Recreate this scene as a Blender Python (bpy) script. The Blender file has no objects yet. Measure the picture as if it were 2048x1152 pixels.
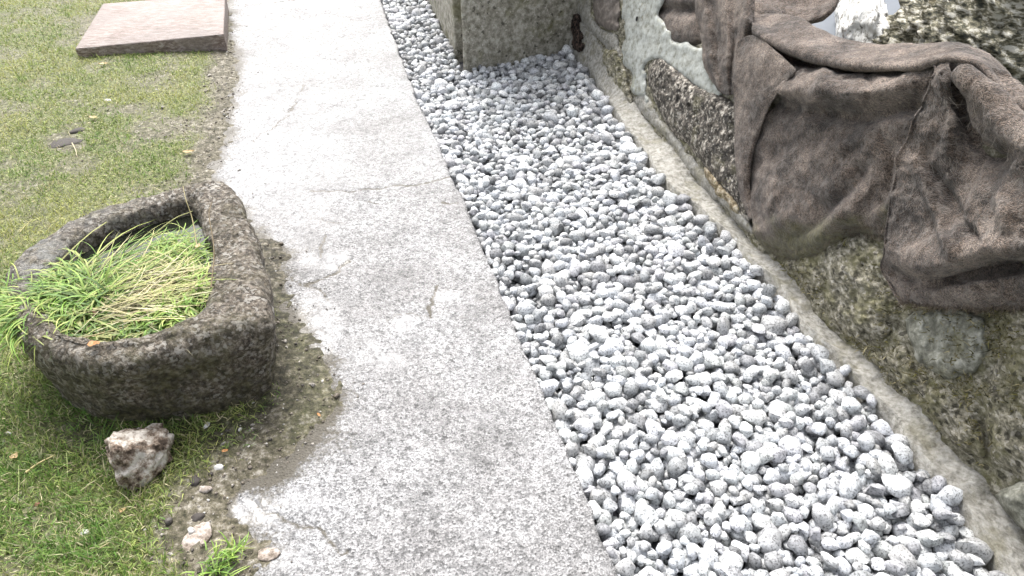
import bpy, math, random
import numpy as np
from mathutils import Vector, Matrix, Euler

random.seed(7)
RNG = np.random.default_rng(11)
SC = bpy.context.scene
COL = SC.collection

# ------------------------------------------------------------------ camera, sky, sun, exposure
CAM_H, PITCH, FPX = 1.5, math.radians(38.0), 1478.0
cd = bpy.data.cameras.new('camera'); cam = bpy.data.objects.new('camera', cd); COL.objects.link(cam)
cd.sensor_width = 36.0; cd.lens = 36.0 * FPX / 2048.0; cd.clip_start = 0.05; cd.clip_end = 2000
cam.location = (0, 0, CAM_H); cam.rotation_euler = (math.pi / 2 - PITCH, 0, 0)
SC.camera = cam

SUN_AZ, SUN_EL = math.radians(-14), math.radians(56)      # azimuth from +Y (away from the camera), to the left
w = bpy.data.worlds.new('World'); SC.world = w; w.use_nodes = True
wn = w.node_tree; wn.nodes.clear()
sky = wn.nodes.new('ShaderNodeTexSky'); sky.sky_type = 'NISHITA'; sky.sun_disc = False
sky.sun_elevation = SUN_EL; sky.sun_rotation = SUN_AZ
sky.air_density = 1.0; sky.dust_density = 6.0; sky.ozone_density = 1.0
hs = wn.nodes.new('ShaderNodeHueSaturation'); hs.inputs['Saturation'].default_value = 0.28
bg = wn.nodes.new('ShaderNodeBackground'); bg.inputs['Strength'].default_value = 0.135
wo = wn.nodes.new('ShaderNodeOutputWorld')
wn.links.new(sky.outputs[0], hs.inputs['Color']); wn.links.new(hs.outputs[0], bg.inputs['Color'])
wn.links.new(bg.outputs[0], wo.inputs['Surface'])
sd = bpy.data.lights.new('sun', 'SUN'); sun = bpy.data.objects.new('sun', sd); COL.objects.link(sun)
sd.energy = 1.5; sd.angle = math.radians(30); sd.color = (1.0, 0.97, 0.93)
sdir = Vector((math.sin(SUN_AZ) * math.cos(SUN_EL), math.cos(SUN_AZ) * math.cos(SUN_EL), math.sin(SUN_EL)))
sun.rotation_euler = sdir.to_track_quat('Z', 'Y').to_euler(); sun.location = sdir * 8
SC.view_settings.view_transform = 'Standard'; SC.view_settings.look = 'None'
SC.view_settings.exposure = 1.4; SC.view_settings.gamma = 1.0
SC.view_settings.use_curve_mapping = False

# ------------------------------------------------------------------ geometry helpers
CP, SP = math.cos(PITCH), math.sin(PITCH)
CAM = np.array([0, 0, CAM_H])
WA, WB, WC = 1.461, 0.2727, 0.22            # face of the wall: x + WB*y - WC*z = WA

def ray(px, py):
    px = np.asarray(px, float); py = np.asarray(py, float)
    dx = (px - 1024) / FPX; dy = (576 - py) / FPX
    return np.stack([dx, CP + dy * SP, -SP + dy * CP], -1)

def G(px, py, z=0.0):
    "point of the photograph on the level z"
    d = ray(px, py); t = (np.asarray(z) - CAM_H) / d[..., 2]
    return CAM + t[..., None] * d

def WL(px, py, off=0.0):
    "point of the photograph on the wall face, off metres in front of it"
    d = ray(px, py)
    t = (WA + WC * CAM_H) / (d[..., 0] + WB * d[..., 1] - WC * d[..., 2])
    L = np.linalg.norm(d, axis=-1)
    return CAM + (t - np.asarray(off) / L)[..., None] * d

def proj(P):
    P = np.asarray(P, float); r = P - CAM
    fw = r[..., 1] * CP - r[..., 2] * SP; up = r[..., 1] * SP + r[..., 2] * CP
    return 1024 + FPX * r[..., 0] / fw, 576 - FPX * up / fw, fw

def _hash(i, j, k, seed):
    n = (i * 374761393 + j * 668265263 + k * 2147483647 + seed * 974711) & 0xffffffff
    n = ((n ^ (n >> 13)) * 1274126177) & 0xffffffff
    n = n ^ (n >> 16)
    return (n & 0xffffff) / float(0x7fffff) - 1.0

def vnoise(P, scale=1.0, seed=0):
    P = np.asarray(P, float) * scale
    I = np.floor(P).astype(np.int64); F = P - I
    U = F * F * F * (F * (F * 6 - 15) + 10)
    out = 0
    for a in (0, 1):
        wa = U[..., 0] if a else 1 - U[..., 0]
        for b in (0, 1):
            wb = U[..., 1] if b else 1 - U[..., 1]
            for c in (0, 1):
                wc = U[..., 2] if c else 1 - U[..., 2]
                out = out + wa * wb * wc * _hash(I[..., 0] + a, I[..., 1] + b, I[..., 2] + c, seed)
    return out

def fbm(P, scale=1.0, octaves=4, seed=0, gain=0.5):
    s, amp, tot = 0, 1.0, 0
    for o in range(octaves):
        s = s + amp * vnoise(P, scale * 2 ** o, seed + o * 17); tot += amp; amp *= gain
    return s / tot

def sstep(a, b, x):
    t = np.clip((x - a) / (b - a), 0, 1); return t * t * (3 - 2 * t)

def in_poly(X, Y, poly):
    poly = np.asarray(poly); ins = np.zeros(np.shape(X), bool); n = len(poly)
    for i in range(n):
        x0, y0 = poly[i]; x1, y1 = poly[(i + 1) % n]
        if y0 == y1: continue
        c = ((y0 > Y) != (y1 > Y)) & (X < (x1 - x0) * (Y - y0) / (y1 - y0) + x0)
        ins ^= c
    return ins

def poly_dist(X, Y, pl, closed=False):
    "distance to a polyline and the nearest point"
    pl = np.asarray(pl, float); n = len(pl); best = np.full(np.shape(X), 1e9); nx = np.array(X, float); ny = np.array(Y, float)
    for i in range(n if closed else n - 1):
        a = pl[i]; b = pl[(i + 1) % n]; d = b - a; L = (d ** 2).sum() + 1e-12
        t = np.clip(((X - a[0]) * d[0] + (Y - a[1]) * d[1]) / L, 0, 1)
        qx = a[0] + t * d[0]; qy = a[1] + t * d[1]; dd = np.hypot(X - qx, Y - qy)
        m = dd < best; best = np.where(m, dd, best); nx = np.where(m, qx, nx); ny = np.where(m, qy, ny)
    return best, nx, ny

def catmull(pts, n):
    "n samples along a polyline (array k x d) with Catmull-Rom"
    P = np.asarray(pts, float); k = len(P)
    Q = np.vstack([2 * P[0] - P[1], P, 2 * P[-1] - P[-2]])
    u = np.linspace(0, k - 1, n); i = np.minimum(u.astype(int), k - 2); t = (u - i)[:, None]
    p0, p1, p2, p3 = Q[i], Q[i + 1], Q[i + 2], Q[i + 3]
    return 0.5 * (2 * p1 + (p2 - p0) * t + (2 * p0 - 5 * p1 + 4 * p2 - p3) * t ** 2 + (3 * p1 - p0 - 3 * p2 + p3) * t ** 3)

def catmull_grid(net, nr, nc):
    net = np.asarray(net, float)
    A = np.stack([catmull(net[i], nc) for i in range(len(net))])
    return np.stack([catmull(A[:, j], nr) for j in range(nc)], 1)

def grid_faces(nr, nc, wrap=False):
    r = np.arange(nr - 1)[:, None]; c = np.arange(nc if wrap else nc - 1)[None]
    c1 = (c + 1) % nc
    return np.stack([r * nc + c, r * nc + c1, (r + 1) * nc + c1, (r + 1) * nc + c], -1).reshape(-1, 4)

def grid_normals(S):
    du = np.gradient(S, axis=1); dv = np.gradient(S, axis=0)
    n = np.cross(du, dv); return n / (np.linalg.norm(n, axis=-1, keepdims=True) + 1e-12)

def mesh_np(name, V, F, smooth=True, attrs=None):
    "F: k x 3 or k x 4 array, or a list of such arrays"
    if not isinstance(F, list): F = [F]
    F = [np.asarray(f, np.int32) for f in F if len(f)]
    me = bpy.data.meshes.new(name)
    V = np.asarray(V, np.float32).reshape(-1, 3)
    me.vertices.add(len(V)); me.vertices.foreach_set('co', V.ravel())
    li = np.concatenate([f.ravel() for f in F]).astype(np.int32)
    cnt = np.concatenate([np.full(len(f), f.shape[1], np.int32) for f in F])
    st = np.concatenate([[0], np.cumsum(cnt)[:-1]]).astype(np.int32)
    me.loops.add(len(li)); me.loops.foreach_set('vertex_index', li)
    me.polygons.add(len(cnt)); me.polygons.foreach_set('loop_start', st); me.polygons.foreach_set('loop_total', cnt)
    me.polygons.foreach_set('use_smooth', np.full(len(cnt), smooth))
    for k, a in (attrs or {}).items():
        a = np.asarray(a, np.float32)
        if a.ndim == 1:
            at = me.attributes.new(k, 'FLOAT', 'POINT'); at.data.foreach_set('value', a)
        else:
            if a.shape[1] == 3: a = np.hstack([a, np.ones((len(a), 1), np.float32)])
            at = me.attributes.new(k, 'FLOAT_COLOR', 'POINT'); at.data.foreach_set('color', a.ravel())
    me.update(calc_edges=True); me.validate()
    return me

def obj(name, me, mat, parent=None, loc=None):
    o = bpy.data.objects.new(name, me); COL.objects.link(o)
    if me is not None and mat is not None and not me.materials: me.materials.append(mat)
    if parent is not None: o.parent = parent
    if loc is not None: o.location = loc
    return o

def tag(o, label=None, cat=None, group=None, kind=None):
    for k, v in (('label', label), ('category', cat), ('group', group), ('kind', kind)):
        if v: o[k] = v
    return o

def empty(name, loc=(0, 0, 0)):
    o = bpy.data.objects.new(name, None); COL.objects.link(o); o.location = loc; o.empty_display_size = .1
    return o

def tube(pts, rad, n=6, caps=True):
    P = np.asarray(pts, float); k = len(P); rad = np.broadcast_to(np.asarray(rad, float), (k,))
    T = np.gradient(P, axis=0); T /= np.linalg.norm(T, axis=1, keepdims=True) + 1e-12
    ref = np.array([0.13, 0.2, 1.0]); A = np.cross(T, ref); A /= np.linalg.norm(A, axis=1, keepdims=True) + 1e-9
    B = np.cross(T, A); th = np.linspace(0, 2 * np.pi, n, endpoint=False)
    V = P[:, None] + rad[:, None, None] * (np.cos(th)[None, :, None] * A[:, None] + np.sin(th)[None, :, None] * B[:, None])
    return V.reshape(-1, 3), grid_faces(k, n, True)

# ------------------------------------------------------------------ materials
class NT:
    def __init__(s, name):
        s.m = bpy.data.materials.new(name); s.m.use_nodes = True; s.t = s.m.node_tree; s.t.nodes.clear()
        s.out = s.n('ShaderNodeOutputMaterial'); s.b = s.n('ShaderNodeBsdfPrincipled')
        s.l(s.b.outputs[0], s.out.inputs['Surface'])
        s.pos = s.n('ShaderNodeNewGeometry').outputs['Position']
    def n(s, t): return s.t.nodes.new(t)
    def l(s, a, b): s.t.links.new(a, b)
    def inp(s, sock, v):
        if hasattr(v, 'is_output'): s.l(v, sock)
        else: sock.default_value = v
    def noise(s, scale, detail=4, rough=.55, dist=0.0, vec=None, out='Fac'):
        x = s.n('ShaderNodeTexNoise'); x.inputs['Scale'].default_value = scale; x.inputs['Detail'].default_value = detail
        x.inputs['Roughness'].default_value = rough; x.inputs['Distortion'].default_value = dist
        s.l(vec or s.pos, x.inputs['Vector']); return x.outputs[out]
    def vor(s, scale, out='Distance', vec=None, feature='F1', rand=1.0):
        x = s.n('ShaderNodeTexVoronoi'); x.feature = feature; x.inputs['Scale'].default_value = scale
        x.inputs['Randomness'].default_value = rand
        s.l(vec or s.pos, x.inputs['Vector']); return x.outputs[out]
    def grains(s, scale, lo, hi, amt=.012):
        nz = s.noise(scale * .9, 2, .5, out='Color'); v = s.n('ShaderNodeVectorMath'); v.operation = 'MULTIPLY_ADD'
        s.l(nz, v.inputs[0]); v.inputs[1].default_value = (amt,) * 3; s.l(s.pos, v.inputs[2])
        q = s.n('ShaderNodeSeparateColor'); s.l(s.vor(scale, 'Color', v.outputs[0]), q.inputs[0])
        return s.ramp(q.outputs[0], (lo, 0.0), (hi, 1.0))
    def stretch(s, sx, sy, sz, rot=(0, 0, 0)):
        x = s.n('ShaderNodeMapping'); x.inputs['Scale'].default_value = (sx, sy, sz); x.inputs['Rotation'].default_value = rot
        s.l(s.pos, x.inputs['Vector']); return x.outputs[0]
    def ramp(s, v, *stops):
        x = s.n('ShaderNodeValToRGB'); e = x.color_ramp.elements
        while len(e) < len(stops): e.new(0.5)
        for el, (p, c) in zip(e, stops):
            el.position = p; el.color = (*c, 1) if not np.isscalar(c) else (c, c, c, 1)
        s.inp(x.inputs[0], v); return x.outputs[0]
    def mix(s, f, a, b, mode='MIX'):
        x = s.n('ShaderNodeMix'); x.data_type = 'RGBA'; x.blend_type = mode
        s.inp(x.inputs[0], f)
        for i, v in ((6, a), (7, b)):
            if not hasattr(v, 'is_output') and len(v) == 3: v = (*v, 1)
            s.inp(x.inputs[i], v)
        return x.outputs[2]
    def math(s, op, a, b=0.0, clamp=False):
        x = s.n('ShaderNodeMath'); x.operation = op; x.use_clamp = clamp
        s.inp(x.inputs[0], a); s.inp(x.inputs[1], b); return x.outputs[0]
    def mapr(s, v, a, b, c, d):
        x = s.n('ShaderNodeMapRange'); s.inp(x.inputs[0], v)
        for i, q in enumerate((a, b, c, d)): x.inputs[i + 1].default_value = q
        return x.outputs[0]
    def attr(s, name, out='Fac'):
        x = s.n('ShaderNodeAttribute'); x.attribute_name = name; return x.outputs[out]
    def bump(s, h, strength=.5, dist=.01, prev=None):
        x = s.n('ShaderNodeBump'); x.inputs['Strength'].default_value = strength; x.inputs['Distance'].default_value = dist
        s.l(h, x.inputs['Height'])
        if prev is not None: s.l(prev, x.inputs['Normal'])
        return x.outputs[0]
    def fin(s, color, rough=.7, normal=None, spec=.4):
        s.inp(s.b.inputs['Base Color'], color if hasattr(color, 'is_output') else (*color, 1))
        s.inp(s.b.inputs['Roughness'], rough); s.inp(s.b.inputs['Specular IOR Level'], spec)
        if normal is not None: s.l(normal, s.b.inputs['Normal'])
        return s.m

def mat_gravel():
    n = NT('granite_gravel')
    t = n.attr('tint', 'Color')
    c = n.ramp(n.noise(170, 3, .75), (.39, .30), (.45, .84), (.56, 1.10))
    c2 = n.ramp(n.noise(24, 4, .65), (.34, .62), (.47, .94), (.66, 1.10))
    col = n.mix(1, n.mix(1, t, c, 'MULTIPLY'), c2, 'MULTIPLY')
    h = n.noise(120, 4, .6)
    return n.fin(col, .55, n.bump(h, .5, .004), .35)

def mat_bed():
    n = NT('grit'); c = n.ramp(n.noise(90, 4), (.35, (.035, .036, .04)), (.65, (.13, .13, .14)))
    return n.fin(c, .8, n.bump(n.noise(90, 4), .6, .01))

def mat_concrete():
    n = NT('wet_concrete')
    wet = n.attr('wet'); dirt = n.attr('dirt')
    ag = n.vor(150, 'Color'); sep = n.n('ShaderNodeSeparateColor'); n.l(ag, sep.inputs[0])
    spk = n.ramp(sep.outputs[0], (.0, .25), (.15, .5), (.34, .9), (.8, 1.05), (1.0, 1.4))
    fine = n.ramp(n.noise(230, 3, .7), (.36, .30), (.49, .95), (.62, 1.3))
    big = n.ramp(n.noise(2.3, 5, .6), (.32, (.195, .190, .190)), (.5, (.26, .258, .26)), (.68, (.325, .326, .332)))
    col = n.mix(1, n.mix(.8, big, spk, 'MULTIPLY'), fine, 'MULTIPLY')
    col = n.mix(1, col, n.ramp(n.noise(42, 4, .7), (.38, .62), (.48, 1.0), (.6, 1.12)), 'MULTIPLY')
    col = n.mix(1, col, n.ramp(n.noise(6.5, 5, .65), (.36, .78), (.5, 1.0), (.62, 1.1)), 'MULTIPLY')
    pale = n.ramp(n.noise(5.0, 5, .62), (.60, 0.0), (.68, 1.0))
    col = n.mix(n.math('MULTIPLY', pale, .18), col, (.42, .42, .43))
    smooth = n.mix(1, big, (.55, .56, .585), 'MULTIPLY')
    col = n.mix(n.math('MULTIPLY', wet, .55), col, smooth)
    dn = n.mapr(n.math('ADD', n.noise(85, 4, .7), dirt), .80, 1.10, 0.0, 1.0)
    col = n.mix(dn, col, (.075, .066, .050))
    rr = n.mapr(n.noise(9, 5, .65), .3, .7, .42, .66)
    rough = n.math('SUBTRACT', rr, n.math('MULTIPLY', wet, .34), True)
    h = n.math('ADD', n.noise(190, 4, .7), n.math('MULTIPLY', n.vor(150), 1.4))
    b = n.n('ShaderNodeBump'); b.inputs['Distance'].default_value = .004
    n.l(h, b.inputs['Height']); n.l(n.math('SUBTRACT', .62, n.math('MULTIPLY', wet, .55), True), b.inputs['Strength'])
    return n.fin(col, rough, b.outputs[0], .5)

def mat_soil():
    n = NT('mossy_soil'); g = n.attr('green')
    c1 = n.ramp(n.noise(45, 6, .75), (.38, (.022, .018, .012)), (.47, (.080, .066, .047)), (.56, (.18, .155, .12)), (.66, (.42, .39, .35)))
    c2 = n.ramp(n.noise(80, 5, .7), (.36, (.030, .040, .012)), (.52, (.115, .135, .04)), (.66, (.30, .29, .15)))
    col = n.mix(g, c1, c2)
    dp = n.math('MULTIPLY', n.attr('damp'), n.mapr(n.noise(34, 5, .7), .40, .58, .15, 1.0), True)
    col = n.mix(dp, col, n.mix(1, col, (.30, .29, .25), 'MULTIPLY'))
    return n.fin(col, .68, n.bump(n.noise(110, 5, .75), .9, .008), .4)

def mat_grass(name='grass_blades', trans=.3):
    n = NT(name); col = n.attr('col', 'Color')
    n.fin(col, .5, None, .35)
    tr = n.n('ShaderNodeBsdfTranslucent'); n.l(col, tr.inputs[0])
    ms = n.n('ShaderNodeMixShader'); ms.inputs[0].default_value = trans
    n.l(n.b.outputs[0], ms.inputs[1]); n.l(tr.outputs[0], ms.inputs[2]); n.l(ms.outputs[0], n.out.inputs['Surface'])
    return n.m

def mat_trough():
    n = NT('weathered_granite'); m = n.attr('moss')
    base = n.ramp(n.noise(60, 6, .8), (.39, (.034, .027, .019)), (.47, (.135, .108, .082)), (.54, (.27, .228, .182)), (.62, (.52, .475, .41)))
    g = n.grains(115, .76, .82); dk = n.math('SUBTRACT', 1.0, n.grains(90, .22, .30))
    base = n.mix(n.math('MULTIPLY', dk, .6), base, (.020, .016, .013))
    fl = n.math('MULTIPLY', g, n.ramp(n.noise(14, 4, .6), (.40, .25), (.55, 1.0)))
    col = n.mix(n.math('MULTIPLY', fl, .95), base, n.mix(n.noise(60, 2), (.30, .27, .23), (.66, .63, .58)))
    li = n.math('ADD', n.ramp(n.noise(6.5, 6, .68), (.60, 0.0), (.70, .45)), n.math('MULTIPLY', n.attr('lichen'), n.ramp(n.noise(24, 5, .7), (.42, .1), (.56, 1.0))), True)
    col = n.mix(li, col, n.mix(n.noise(50, 4, .7), (.14, .14, .14), (.52, .52, .51)))
    mo = n.ramp(n.noise(38, 5, .7), (.38, (.020, .019, .009)), (.5, (.080, .076, .030)), (.62, (.19, .175, .085)))
    col = n.mix(n.math('MULTIPLY', m, n.mapr(n.noise(11, 4), .35, .6, .15, .85), True), col, mo)
    h = n.math('ADD', n.noise(70, 6, .75), n.math('MULTIPLY', n.noise(22, 3), 1.5))
    return n.fin(col, .6, n.bump(n.math('ADD', h, n.math('MULTIPLY', fl, .25)), 1.0, .026), .4)

def mat_rock(name, stops, scale=30, bump=.8, lichen=None, rough=.75, vec=None, dist=.012, fl=.0):
    n = NT(name); v = n.stretch(*vec) if vec else None
    col = n.ramp(n.noise(scale, 7, .72, vec=v), *stops)
    if lichen:
        l = n.ramp(n.noise(scale * .22, 6, .66), (lichen[1], 0.0), (lichen[1] + .1, 1.0))
        lc = n.mix(n.noise(scale * 2, 3), tuple(x * .5 for x in lichen[0]), tuple(min(1, x * 1.45) for x in lichen[0]))
        col = n.mix(n.math('MULTIPLY', l, lichen[2]), col, lc)
    if fl:
        col = n.mix(n.math('MULTIPLY', n.grains(120, 1 - fl, 1 - fl * .7), .8), col, n.mix(n.noise(50, 2), (.34, .31, .25), (.68, .65, .59)))
        col = n.mix(n.math('MULTIPLY', n.math('SUBTRACT', 1.0, n.grains(80, fl, fl * 1.4)), .7), col, (.03, .027, .02))
    h = n.math('ADD', n.noise(scale * 1.6, 6, .72, vec=v), n.math('MULTIPLY', n.noise(scale * .5, 3, vec=v), 1.4))
    return n.fin(col, rough, n.bump(h, bump, dist), .35)

def mat_cloth():
    n = NT('brown_burlap')
    big = n.ramp(n.noise(8, 6, .7), (.40, (.040, .029, .022)), (.5, (.096, .072, .056)), (.60, (.185, .147, .120)))
    s1 = n.noise(420, 2, .6, vec=n.stretch(.35, .35, 1.2)); s2 = n.noise(420, 2, .6, vec=n.stretch(1.2, 1.2, .3))
    wv = n.math('ADD', s1, s2)
    col = n.mix(1, big, n.ramp(n.math('MULTIPLY', wv, .5), (.43, .36), (.5, 1.0), (.57, 1.9)), 'MULTIPLY')
    fz = n.ramp(n.noise(34, 6, .75), (.50, 0.0), (.60, 1.0))
    col = n.mix(n.math('MULTIPLY', fz, .45), col, (.25, .22, .195))
    mo = n.attr('moss')
    mc = n.ramp(n.noise(60, 5, .7), (.3, (.035, .034, .015)), (.7, (.18, .165, .075)))
    col = n.mix(mo, col, mc)
    h = n.math('ADD', wv, n.math('MULTIPLY', n.noise(70, 4, .7), 1.2))
    n.fin(col, .95, n.bump(h, .9, .006), .12)
    n.b.inputs['Sheen Weight'].default_value = .25; n.b.inputs['Sheen Roughness'].default_value = .5
    return n.m

def mat_wood():
    n = NT('reddish_wet_wood')
    v = n.stretch(1.0, 9.0, 4.0, (0, 0, math.radians(-9)))
    g = n.noise(17, 7, .78, .5, v)
    col = n.ramp(g, (.39, (.070, .046, .035)), (.46, (.165, .118, .098)), (.52, (.25, .195, .172)), (.60, (.40, .355, .335)))
    st = n.ramp(n.noise(3.2, 4), (.45, 0.0), (.62, 1.0))
    col = n.mix(n.math('MULTIPLY', st, .45), col, (.22, .195, .185))
    return n.fin(col, n.mapr(n.noise(6, 4), .3, .7, .32, .6), n.bump(n.noise(28, 5, .7, .4, v), .7, .008), .45)

def mat_plain(name, c, rough=.6, var=.35, scale=40, spec=.4, bump=.3):
    n = NT(name)
    col = n.mix(n.noise(scale, 4, .65), tuple(x * (1 - var) for x in c), tuple(min(1, x * (1 + var)) for x in c))
    return n.fin(col, rough, n.bump(n.noise(scale * 2, 4), bump, .005), spec)

M = {}
M['gravel'] = mat_gravel(); M['bed'] = mat_bed(); M['concrete'] = mat_concrete(); M['soil'] = mat_soil()
M['grass'] = mat_grass(); M['trough'] = mat_trough(); M['cloth'] = mat_cloth(); M['wood'] = mat_wood()
M['rubble'] = mat_rock('mossy_rubble', ((.37, (.065, .061, .043)), (.46, (.18, .168, .118)), (.54, (.33, .31, .235)), (.63, (.58, .55, .47))),
                       46, .9, ((.20, .195, .085), .49, .55), .8, (.8, .8, 1.3), .02, .05)
M['mossy'] = mat_rock('mossy_stone', ((.36, (.065, .061, .045)), (.46, (.20, .187, .135)), (.54, (.35, .325, .25)), (.64, (.60, .57, .50))),
                      46, .9, ((.215, .205, .095), .49, .55), .8, (.8, .8, 1.3), .018, .05)
M['granite'] = mat_rock('dark_granite', ((.39, (.022, .020, .018)), (.48, (.085, .075, .065)), (.55, (.19, .165, .135)), (.62, (.58, .54, .48))),
                        42, .9, ((.15, .14, .08), .56, .6), .65, None, .016, .14)
M['bluestone'] = mat_rock('blue_green_stone', ((.37, (.10, .10, .08)), (.5, (.22, .22, .18)), (.64, (.42, .42, .37))), 26, .6, ((.17, .16, .085), .55, .6), .75)
M['mortar'] = mat_rock('beige_mortar', ((.36, (.17, .16, .135)), (.47, (.285, .275, .245)), (.62, (.42, .41, .38))), 48, .8, ((.19, .175, .11), .53, .5), .8, None, .010)
M['render'] = mat_rock('pale_render', ((.36, (.20, .20, .165)), (.46, (.33, .34, .31)), (.62, (.46, .48, .46))), 30, .6, ((.26, .26, .15), .60, .5), .7, None, .006)
M['pillar'] = mat_rock('mossy_concrete', ((.36, (.13, .122, .09)), (.48, (.26, .245, .20)), (.62, (.46, .44, .38))), 30, .7, ((.15, .145, .07), .53, .6), .8, None, .006, .02)
M['purple'] = mat_rock('brownish_stone', ((.30, (.085, .07, .06)), (.5, (.19, .165, .145)), (.72, (.34, .305, .28))), 24, .6, None, .75)
M['bigrock'] = mat_rock('layered_rock', ((.39, (.035, .038, .028)), (.46, (.14, .135, .09)), (.51, (.30, .275, .19)), (.57, (.70, .68, .60))),
                        16, 1.0, ((.28, .235, .13), .56, .55), .75, (1.5, 1.5, 4.0, (.35, .5, 0)), .03)
M['white'] = mat_rock('white_limewash', ((.38, (.10, .095, .08)), (.44, (.45, .44, .41)), (.50, (.72, .72, .70)), (.7, (.80, .80, .79))), 34, .8, None, .7)
M['liner'] = mat_plain('grey_liner', (.115, .13, .15), .55, .12, 8, .3, .1)
M['palerock'] = mat_rock('pale_rough_rock', ((.38, (.055, .038, .026)), (.45, (.24, .18, .135)), (.51, (.46, .39, .32)), (.58, (.76, .71, .64))), 28, 1.0, None, .75, None, .022)
M['leaf'] = mat_grass('dead_leaf', .2)

# ------------------------------------------------------------------ outlines taken on the ground (pixels of the photograph)
EDGE_PX = [(760, 0), (835, 200), (900, 340), (985, 540), (1050, 700), (1160, 960), (1232, 1152)]
e0 = G(*EDGE_PX[0]); e1 = G(*EDGE_PX[-1])
EDIR = (e1 - e0)[:2] / np.linalg.norm((e1 - e0)[:2])          # along the path, towards the camera
ENOR = np.array([EDIR[1], -EDIR[0]])                           # to the left of the path (lawn)
if ENOR[0] > 0: ENOR = -ENOR
FOOT_PX = [(1130, 80), (1170, 130), (1205, 175), (1240, 235), (1290, 300), (1335, 365), (1400, 415), (1460, 470), (1510, 520), (1560, 570),
           (1610, 640), (1680, 710), (1730, 765), (1790, 830), (1830, 895), (1890, 955), (1960, 1050), (2030, 1152), (2090, 1260), (2150, 1380)]
FOOT = G(*np.array(FOOT_PX, float).T)[:, :2]

# boundary between the dirt of the lawn and the clean concrete
BOUND_PX = [(470, -120), (458, 0), (458, 60), (474, 130), (468, 200), (452, 270), (432, 320), (420, 350), (440, 385), (492, 450), (560, 492), (578, 505),
            (548, 530), (562, 570), (592, 650), (640, 715), (672, 775), (668, 815), (640, 865), (610, 915), (540, 950), (470, 985), (455, 1030), (500, 1085),
            (520, 1120), (480, 1170), (470, 1300)]
BOUND = G(*np.array(BOUND_PX, float).T)[:, :2]
BPOLY = np.vstack([BOUND, [[-6, .2], [-6, 9]]])

def lawn_sd(X, Y):
    d, _, _ = poly_dist(X, Y, BOUND); return np.where(in_poly(X, Y, BPOLY), d, -d)

# ------------------------------------------------------------------ ground
R = 150.0
me = mesh_np('ground', [(-R, -R, -.16), (R, -R, -.16), (R, R, -.16), (-R, R, -.16)], np.array([[0, 1, 2, 3]]), False,
             {'green': np.ones(4)})
tag(obj('ground', me, M['soil']), kind='structure')

# lawn soil as a height field that thins out over the edge of the path
def lawn_z(X, Y):
    P = np.stack([X, Y, np.zeros_like(X)], -1)
    sd = lawn_sd(X, Y) + .030 * fbm(P, 14, 4, 3) + .02 * fbm(P, 45, 2, 5)
    return np.clip(sd * .16, -.03, .012) + .010 * fbm(P, 3, 3, 8) * sstep(.0, .2, sd) + .004 * fbm(P, 30, 3, 9), sd

nx, ny = 380, 520
xs = np.linspace(-3.6, -.25, nx); ys = .35 + (np.linspace(0, 1, ny) ** 1.25) * 7.2
X, Y = np.meshgrid(xs, ys); Z, SDL = lawn_z(X, Y)
GRASS_PX = [(455, -60), (445, 60), (440, 110), (425, 150), (435, 200), (410, 280), (390, 330), (370, 420), (560, 620), (540, 830), (505, 885), (450, 940), (385, 985), (345, 1050), (340, 1110), (380, 1160), (380, 1320)]
GB = G(*np.array(GRASS_PX, float).T)[:, :2]; GPOLY = np.vstack([GB, [[-6, .2], [-6, 9]]])
BARE = [(330, 262, 75, 28, .8), (225, 60, 70, 40, .55), (130, 290, 45, 22, .8), (300, 170, 55, 20, .45), (290, 225, 50, 16, .5), (270, 930, 60, 40, .25), (90, 1050, 60, 40, .3), (150, 870, 60, 25, .4)]

def grass_density(X, Y):
    d, _, _ = poly_dist(X, Y, GB); sd = np.where(in_poly(X, Y, GPOLY), d, -d)
    P = np.stack([X, Y, np.zeros_like(X)], -1)
    sd = sd + .06 * fbm(P, 9, 4, 21)
    den = sstep(-.03, .10, sd)
    px, py, _ = proj(np.stack([X, Y, np.zeros_like(X)], -1))
    for (bx, by, rx, ry, s) in BARE:
        q = ((px - bx) / rx) ** 2 + ((py - by) / ry) ** 2 + .5 * fbm(P, 10, 3, 4)
        den = den * (1 - s * (1 - sstep(.4, 1.3, q)))
    den = den * (1 - .55 * sstep(.05, .35, fbm(P, 5.5, 4, 31)))
    return np.clip(den, 0, 1)

GD = grass_density(X, Y)
dm, _, _ = poly_dist(X, Y, G(np.array([560, 600, 640, 600]), np.array([600, 690, 780, 860]))[:, :2])
dq_, _, _ = poly_dist(X, Y, G(np.array([500, 560, 590, 575, 500, 330, 200]), np.array([440, 560, 690, 790, 840, 870, 870]))[:, :2])
damp = np.clip(1.15 * np.exp(-(dq_ / .12) ** 2), 0, 1)
green = np.clip(.15 + .75 * GD + .22 * np.exp(-(dm / .06) ** 2), 0, 1)
V = np.stack([X, Y, Z], -1).reshape(-1, 3)
FL = grid_faces(ny, nx); FL = FL[SDL.ravel()[FL].max(1) > -.10]
lawn = tag(obj('lawn', mesh_np('lawn', V, FL, True, {'green': green.ravel(), 'damp': damp.ravel()}), M['soil']), kind='structure')

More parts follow.
